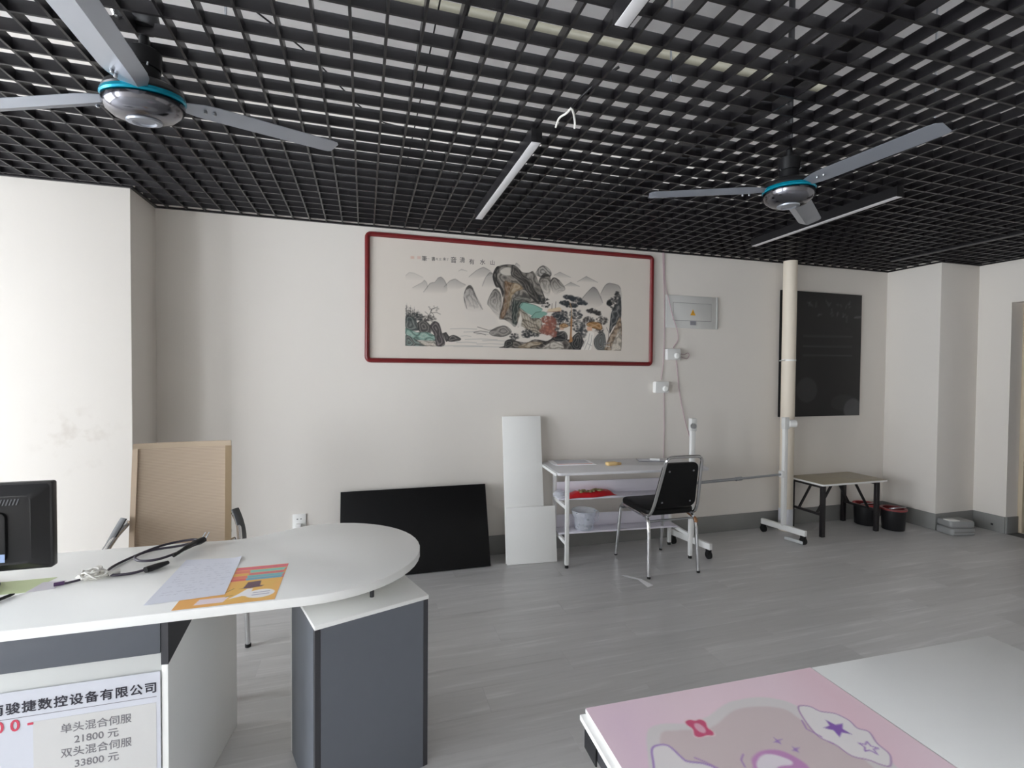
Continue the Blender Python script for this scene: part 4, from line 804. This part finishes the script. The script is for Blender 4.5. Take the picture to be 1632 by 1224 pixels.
# ---------------------------------------------------------------- black banquet chair
bc_ = thing('banquet_chair', 'black padded banquet chair with chrome legs in front of the shelf desk', 'chair', (2.165, 3.325, 0))
MB().prism(rrect(-.2, .2, -.215, .2, .06, 6), .44, .485).build('seat', BLACKV, bc_, .016, 3)
pan = rrect(-.172, .172, .50, .84, .05, 6)
def bt(x, z, t):                                    # leaning back panel: towards -Y with height
    k = (z - .5) / .36; return (x * (1 - .22 * max(0, k)) , -.232 - .095 * k + t, z)
MB().prism(pan, -.012, .03, bt).build('backrest', BLACKV, bc_, .008, 2)
b = MB()
for x, z in ((-.12, .545), (.12, .545), (-.12, .78), (.12, .78)): p = bt(x, z, -.0125); b.tube([(p[0], p[1] + .002, p[2]), (p[0], p[1] - .004, p[2])], [.008, .006], 10)
b.build('bolts', STEEL, bc_)
lp = [(-.185, -.05, .432), (-.19, -.212, .438), bt(-.186, .52, -.02), bt(-.186, .79, -.02), bt(-.19, .888, -.02), bt(.19, .888, -.02), bt(.186, .79, -.02), bt(.186, .52, -.02), (.19, -.212, .438), (.185, -.05, .432)]
MB().tube(fil(lp, .065, 7), .0115, 10).build('back_frame', CHROME, bc_)
for s in (-1, 1):
    MB().tube(fil([(s * .193, .17, .4355), (s * .193, -.19, .4285), (s * .200, -.222, .36), (s * .208, -.244, .012)], .05, 6), .0125, 10).build('leg', CHROME, bc_)
    MB().tube(fil([(s * .193, .14, .43), (s * .196, .19, .42), (s * .210, .240, .012)], .035, 6), .0125, 10).build('leg', CHROME, bc_)
    for y in (-.2445, .2405): MB().cyl((s * .2085, y, 0), (s * .2085, y, .016), .0125, 12).build('foot', RUBBER, bc_)
MB().tube([(-.196, -.205, .40), (.196, -.205, .40)], .008, 8).build('stretcher', STEEL, bc_)
MB().tube([(-.198, .19, .40), (.198, .19, .40)], .008, 8).build('stretcher', STEEL, bc_)
MB().tube(cr([(.192, -.1, .43), (.197, -.205, .40), (.2, -.222, .37)], 4), .0135, 8).build('rusty_joint', RUST, bc_)

# ---------------------------------------------------------------- board stand without its board
bs = thing('board_stand', 'white mobile board stand without board: two posts on wheeled feet joined by a bar', 'stand', (0, 0, 0))
def stand_half(x, y, top):
    box('post', WMETAL, bs, x - .02, x + .02, y - .015, y + .015, .115, top, .003)
    ft = MB().beam((x - .035, y + .215, .10), (x + .035, y - .205, .10), .03, .05).build('foot', WMETAL, bs, .003)
    for yy, xx in ((y + .195, x - .032), (y - .185, x + .030)):
        MB().tube([(xx - .011, yy, .032), (xx + .011, yy, .032)], .032, 18).build('castor_wheel', RUBBER, ft)
        b = MB().bx(xx - .015, xx - .0125, yy - .015, yy + .02, .03, .075).bx(xx + .0125, xx + .015, yy - .015, yy + .02, .03, .075).bx(xx - .015, xx + .015, yy - .015, yy + .02, .0755, .0765); b.build('castor_fork', BLACKP, ft)
    cp = box('clamp_collar', mat('white_collar', (214, 214, 212), .4), bs, x - .026, x + .026, y - .022, y + .02, top - .10, top + .005, .004)
    return cp
c1 = stand_half(2.60, 3.475, 1.10)
MB().cyl((2.585, 3.452, 1.045), (2.582, 3.43, 1.045), .022, 16).build('clamp_knob', STEEL, c1)
c2 = stand_half(3.615, 3.53, 1.085)
MB().cyl((3.642, 3.52, 1.035), (3.70, 3.505, 1.035), .034, 20).build('clamp_knob', WMETAL, c2)
MB().cyl((3.70, 3.505, 1.035), (3.703, 3.504, 1.035), .016, 16).build('knob_cap', STEEL, c2)
MB().tube([(2.62, 3.478, .565), (3.10, 3.498, .573)], .013, 12).build('cross_bar', STEEL, bs)
MB().tube([(3.08, 3.497, .572), (3.594, 3.525, .58)], .010, 12).build('cross_bar', STEEL, bs)
MB().tube([(3.06, 3.496, .571), (3.12, 3.499, .573)], .017, 12).build('bar_joint', STEEL, bs)
MB().beam((3.615, 3.50, .016), (3.66, 3.34, .016), .05, .028).build('floor_plate', mat('grey_plate_bar', (190, 192, 192), .4), bs, .003)
MB().bx(3.565, 3.5945, 3.505, 3.548, .555, .61).build('bar_bracket', WMETAL, bs, .003)

# tall white tube behind the right post
tb = thing('tall_tube', 'tall cream white tube standing upright behind the right stand post', 'tube', (3.828, 3.715, 0), 0)
MB().lathe([(.058, .001), (.06, .004), (.06, 2.535), (.052, 2.535), (.052, .001)], 36, closed=True).build('tube', mat('cream_white_tube', (226, 216, 200), .5, var=.03), tb)
MB().lathe([(.0605, .02), (.0625, .02), (.0625, .21), (.0605, .21)], 36, closed=True).build('paper_sleeve', PAPER, tb)
MB().lathe([(.0605, 1.60), (.0625, 1.60), (.0625, 1.615), (.0605, 1.615)], 36, closed=True).build('cable_tie', WHITE, tb)
MB().tube([(-.06, -.02, 1.607), (-.135, -.03, 1.6)], .004, 6).build('tie_tail', WHITE, tb)

# low folding table and two buckets
lt = thing('low_table', 'low folding table with greenish beige top and black legs in the corner', 'table', (0, 0, 0))
LX0, LX1, LY0, LY1, LZ = 3.95, 4.74, 3.43, 3.825, .488
MB().prism(rrect(LX0, LX1, LY0, LY1, .02), LZ - .018, LZ).build('tabletop', mat('olive_beige_laminate', (158, 148, 124), .3, var=.04), lt, .002)
MB().prism(rrect(LX0 - .003, LX1 + .003, LY0 - .003, LY1 + .003, .022), LZ - .0185, LZ - .003).build('edge_band', WHITE, lt)
BL = mat('black_steel', (30, 27, 29), .4)
for x in (LX0 + .035, LX1 - .10):
    for y in (LY0 + .03, LY1 - .03): box('leg', BL, lt, x - .02, x + .02, y - .015, y + .015, 0, LZ - .019, .002)
    box('leg_rail', BL, lt, x - .012, x + .012, LY0 + .046, LY1 - .046, .19, .21, .002)
    box('leg_rail', BL, lt, x - .012, x + .012, LY0 + .046, LY1 - .046, LZ - .045, LZ - .02, .002)
    d_ = 1 if x < 4.3 else -1
    for y in (LY0 + .10, LY1 - .10): MB().beam((x + d_ * .013, y, .20), (x + d_ * .19, y, LZ - .025), .02, .012, (0, 1, 0)).build('folding_brace', BL, lt)
def bucket(x, y, label, red):
    k = thing('bucket', label, 'bucket', (x, y, 0), 0, 'black buckets under the corner table')
    MB().lathe([(.002, .002), (.088, .002), (.091, .006), (.1, .2), (.096, .2), (.087, .008), (.002, .008)], 32, closed=True).build('body', BLACKP, k)
    MB().lathe([(.1015, .188), (.108, .19), (.108, .206), (.086, .206), (.086, .201), (.1015, .2005)], 32, closed=True).build('rim', mat('red_rim', red, .35), k)
    MB().lathe([(.0945, .195), (.088, .08), (.0875, .08), (.094, .195)], 32, closed=True).build('red_liner', mat('dark_red_liner', (120, 30, 34), .4), k)
    MB().tube([(.085 * math.cos(a), -.07 * abs(math.sin(a)) - .02, .21 + .02 * math.sin(a)) for a in [i * PI / 14 for i in range(15)]], .004, 6).build('handle', STEEL, k)
bucket(4.76, 3.66, 'black bucket with bright red rim under the low corner table', (188, 40, 48))
bucket(4.86, 3.46, 'black bucket with dull red rim beside the right table leg', (128, 52, 54))

# stacked grey packs by the right column
st = thing('grey_pack', 'grey plastic pack with white label, topmost at foot of right column', 'pack', (5.33, 3.23, .065), R(-14), 'grey packs by the column')
GP = mat('grey_plastic_pack', (150, 151, 150), .35, var=.08, scale=12)
MB().prism(rrect(-.12, .12, -.085, .075, .03), 0, .06).build('pack', GP, st, .012)
MB().prism(rrect(-.125, -.02, -.075, -.0, .01), .0605, .066).build('white_label', WHITE, st, .002)
s2 = thing('grey_pack', 'grey plastic pack lying on the floor beneath the labelled pack', 'pack', (5.32, 3.22, 0), R(-10), 'grey packs by the column')
MB().prism(rrect(-.13, .12, -.09, .08, .03), 0.0005, .064).build('pack', GP, s2, .012)
box('seam', BASE, s2, -.11, .10, -.0935, -.0885, .028, .036)

tag(MB().add([(p[0], p[1], p[2] + dz) for dz in (0, .0006) for p in ((1.79, 3.185, .003), (1.835, 3.17, .001), (1.885, 3.06, .014), (1.925, 2.975, .001), (1.87, 2.955, .001), (1.845, 3.04, .022), (1.815, 3.12, .008))],
    [(0, 1, 6), (1, 2, 5, 6), (2, 3, 4, 5), (13, 8, 7), (13, 12, 9, 8), (12, 11, 10, 9)] + [(i, (i + 1) % 7, 7 + (i + 1) % 7, 7 + i) for i in range(7)]).build('paper_scrap', mat('bright_paper', (250, 250, 252), .7, var=.01)), 'thin white paper scrap on the floor by the banquet chair leg', 'paper scrap')

# ---------------------------------------------------------------- folding table, right foreground
ft = thing('folding_table', 'foreground folding table with one pink printed leaf and one white leaf', 'table', (.445, .955, 0), R(-1.7))
TW, TD, TZ = .606, .66, .75
box('white_leaf', mat('satin_white_leaf', (224, 224, 222), .35, var=.012), ft, TW + .003, 2 * TW + .003, -TD, 0, TZ - .022, TZ, .003)
pl = box('pink_leaf', WHITE, ft, 0.010, TW, -TD, .0, TZ - .010, TZ - .001, .002)
box('leaf_base', WHITE, ft, -.003, TW - .001, -TD, -.002, TZ - .022, TZ - .0105, .001)
ras = Raster(596, 655, 2.6, (240, 215, 224))
ras.poly('dcbcdc', .35, 160, [(0, 655), (120, 655), (60, 300), (0, 300)])
ras.poly('e4b0bc', .35, 160, [(420, 300), (596, 500), (596, 655), (560, 655)])
ras.poly('dedad8', .9, 6, sm([(48, 477), (90, 556), (130, 572), (188, 560), (241, 568), (310, 594), (383, 594), (427, 576), (450, 546), (471, 475), (491, 365), (383, 297), (1, 396)]))
ras.poly('d6c6c6', 1, 6, sm([(71, 471), (115, 546), (153, 548), (225, 538), (304, 569), (367, 567), (414, 546), (423, 504), (448, 374), (351, 305), (14, 392)]))
pts = sm([(450, 545), (474, 540), (484, 521), (508, 508), (518, 484), (514, 462), (527, 448), (513, 420), (510, 395), (498, 381), (480, 370), (467, 378), (457, 391), (435, 407), (430, 438), (417, 464), (430, 511)])
ras.poly('eee9e8', 1, 3, pts); ras.line('b48fb8', 1, 3.2, pts + pts[:1])
pts = sm([(76, 514), (93, 522), (113, 515), (121, 481), (127, 472), (154, 459), (161, 437), (99, 370), (14, 392), (58, 477)])
ras.poly('ece6e6', 1, 3, pts); ras.line('a884c4', 1, 4, pts + pts[:1])
ras.poly('8c62b4', 1, 3, [(497, 480), (479, 481), (472, 498), (465, 482), (447, 480), (461, 469), (456, 451), (472, 460), (487, 451), (483, 468)])
pts = [(498, 428), (487, 423), (478, 429), (480, 418), (471, 410), (482, 409), (486, 398), (491, 409), (503, 409), (494, 417)]
ras.line('a77fc0', 1, 3, pts + pts[:1])
ras.poly('c88cc4', .9, 5, sm([(232, 429), (247, 449), (279, 460), (312, 453), (329, 431), (333, 403), (304, 375), (203, 401)]))
ras.poly('eee6ec', 1, 4, sm([(245, 435), (270, 450), (293, 447), (313, 428), (308, 418), (280, 420), (255, 406), (240, 417)]))
ras.poly('a57fc0', 1, 3, [(328, 483), (330, 476), (341, 475), (331, 472), (329, 464), (324, 470), (318, 472), (326, 475)])
ras.poly('a57fc0', 1, 3, [(345, 456), (346, 450), (357, 448), (347, 445), (345, 438), (340, 444), (334, 445), (342, 448)])
ras.poly('ecd5d8', 1, 4, sm([(184, 569), (196, 571), (207, 565), (220, 567), (227, 556), (220, 539), (223, 525), (217, 515), (203, 518), (184, 518), (176, 525), (184, 544), (180, 559)]))
ras.poly('d0587c', 1, 3, sm([(185, 566), (197, 568), (206, 563), (217, 564), (224, 555), (218, 539), (221, 526), (215, 518), (203, 521), (186, 520), (179, 527), (186, 543), (182, 557)])); ras.ell('e6b3c4', 1, 202, 542, 9, 14)
ras.line('b48fc0', 1, 3.5, [(144, 477), (157, 463), (170, 445)])
ras.line('b48fc0', 1, 3.5, [(238, 461), (225, 451), (220, 435)])
ras.line('b48fc0', 1, 3.5, [(422, 508), (411, 486), (422, 461)])
ras.line('b48fc0', 1, 3.5, [(424, 447), (428, 440)])

ras.build('pink_print', PRINT, pl, lambda x, y: (.0105 + x, -.655 + y, TZ - .0004))
for x in (.05, 2 * TW - .05):
    for y in (-.06, -TD + .06): box('leg', BL, ft, x - .015, x + .015, y - .015, y + .015, 0, TZ - .05, .002)
    box('leg_rail', BL, ft, x - .015, x + .015, -TD + .08, -.08, .25, .28, .002)
b = MB().bx(.0, .035, -TD + .01, -.02, TZ - .05, TZ - .0225).bx(2 * TW - .035, 2 * TW, -TD + .01, -.02, TZ - .05, TZ - .0225).bx(.036, 2 * TW - .036, -.045, -.02, TZ - .05, TZ - .0225).bx(.036, 2 * TW - .036, -TD + .01, -TD + .035, TZ - .05, TZ - .0225)
b.build('under_frame', DARKLAM, ft, .001)
b = MB().bx(-.004, -.0005, -.085, -.03, TZ - .06, TZ - .023); b.build('edge_clip', BLACKP, ft)
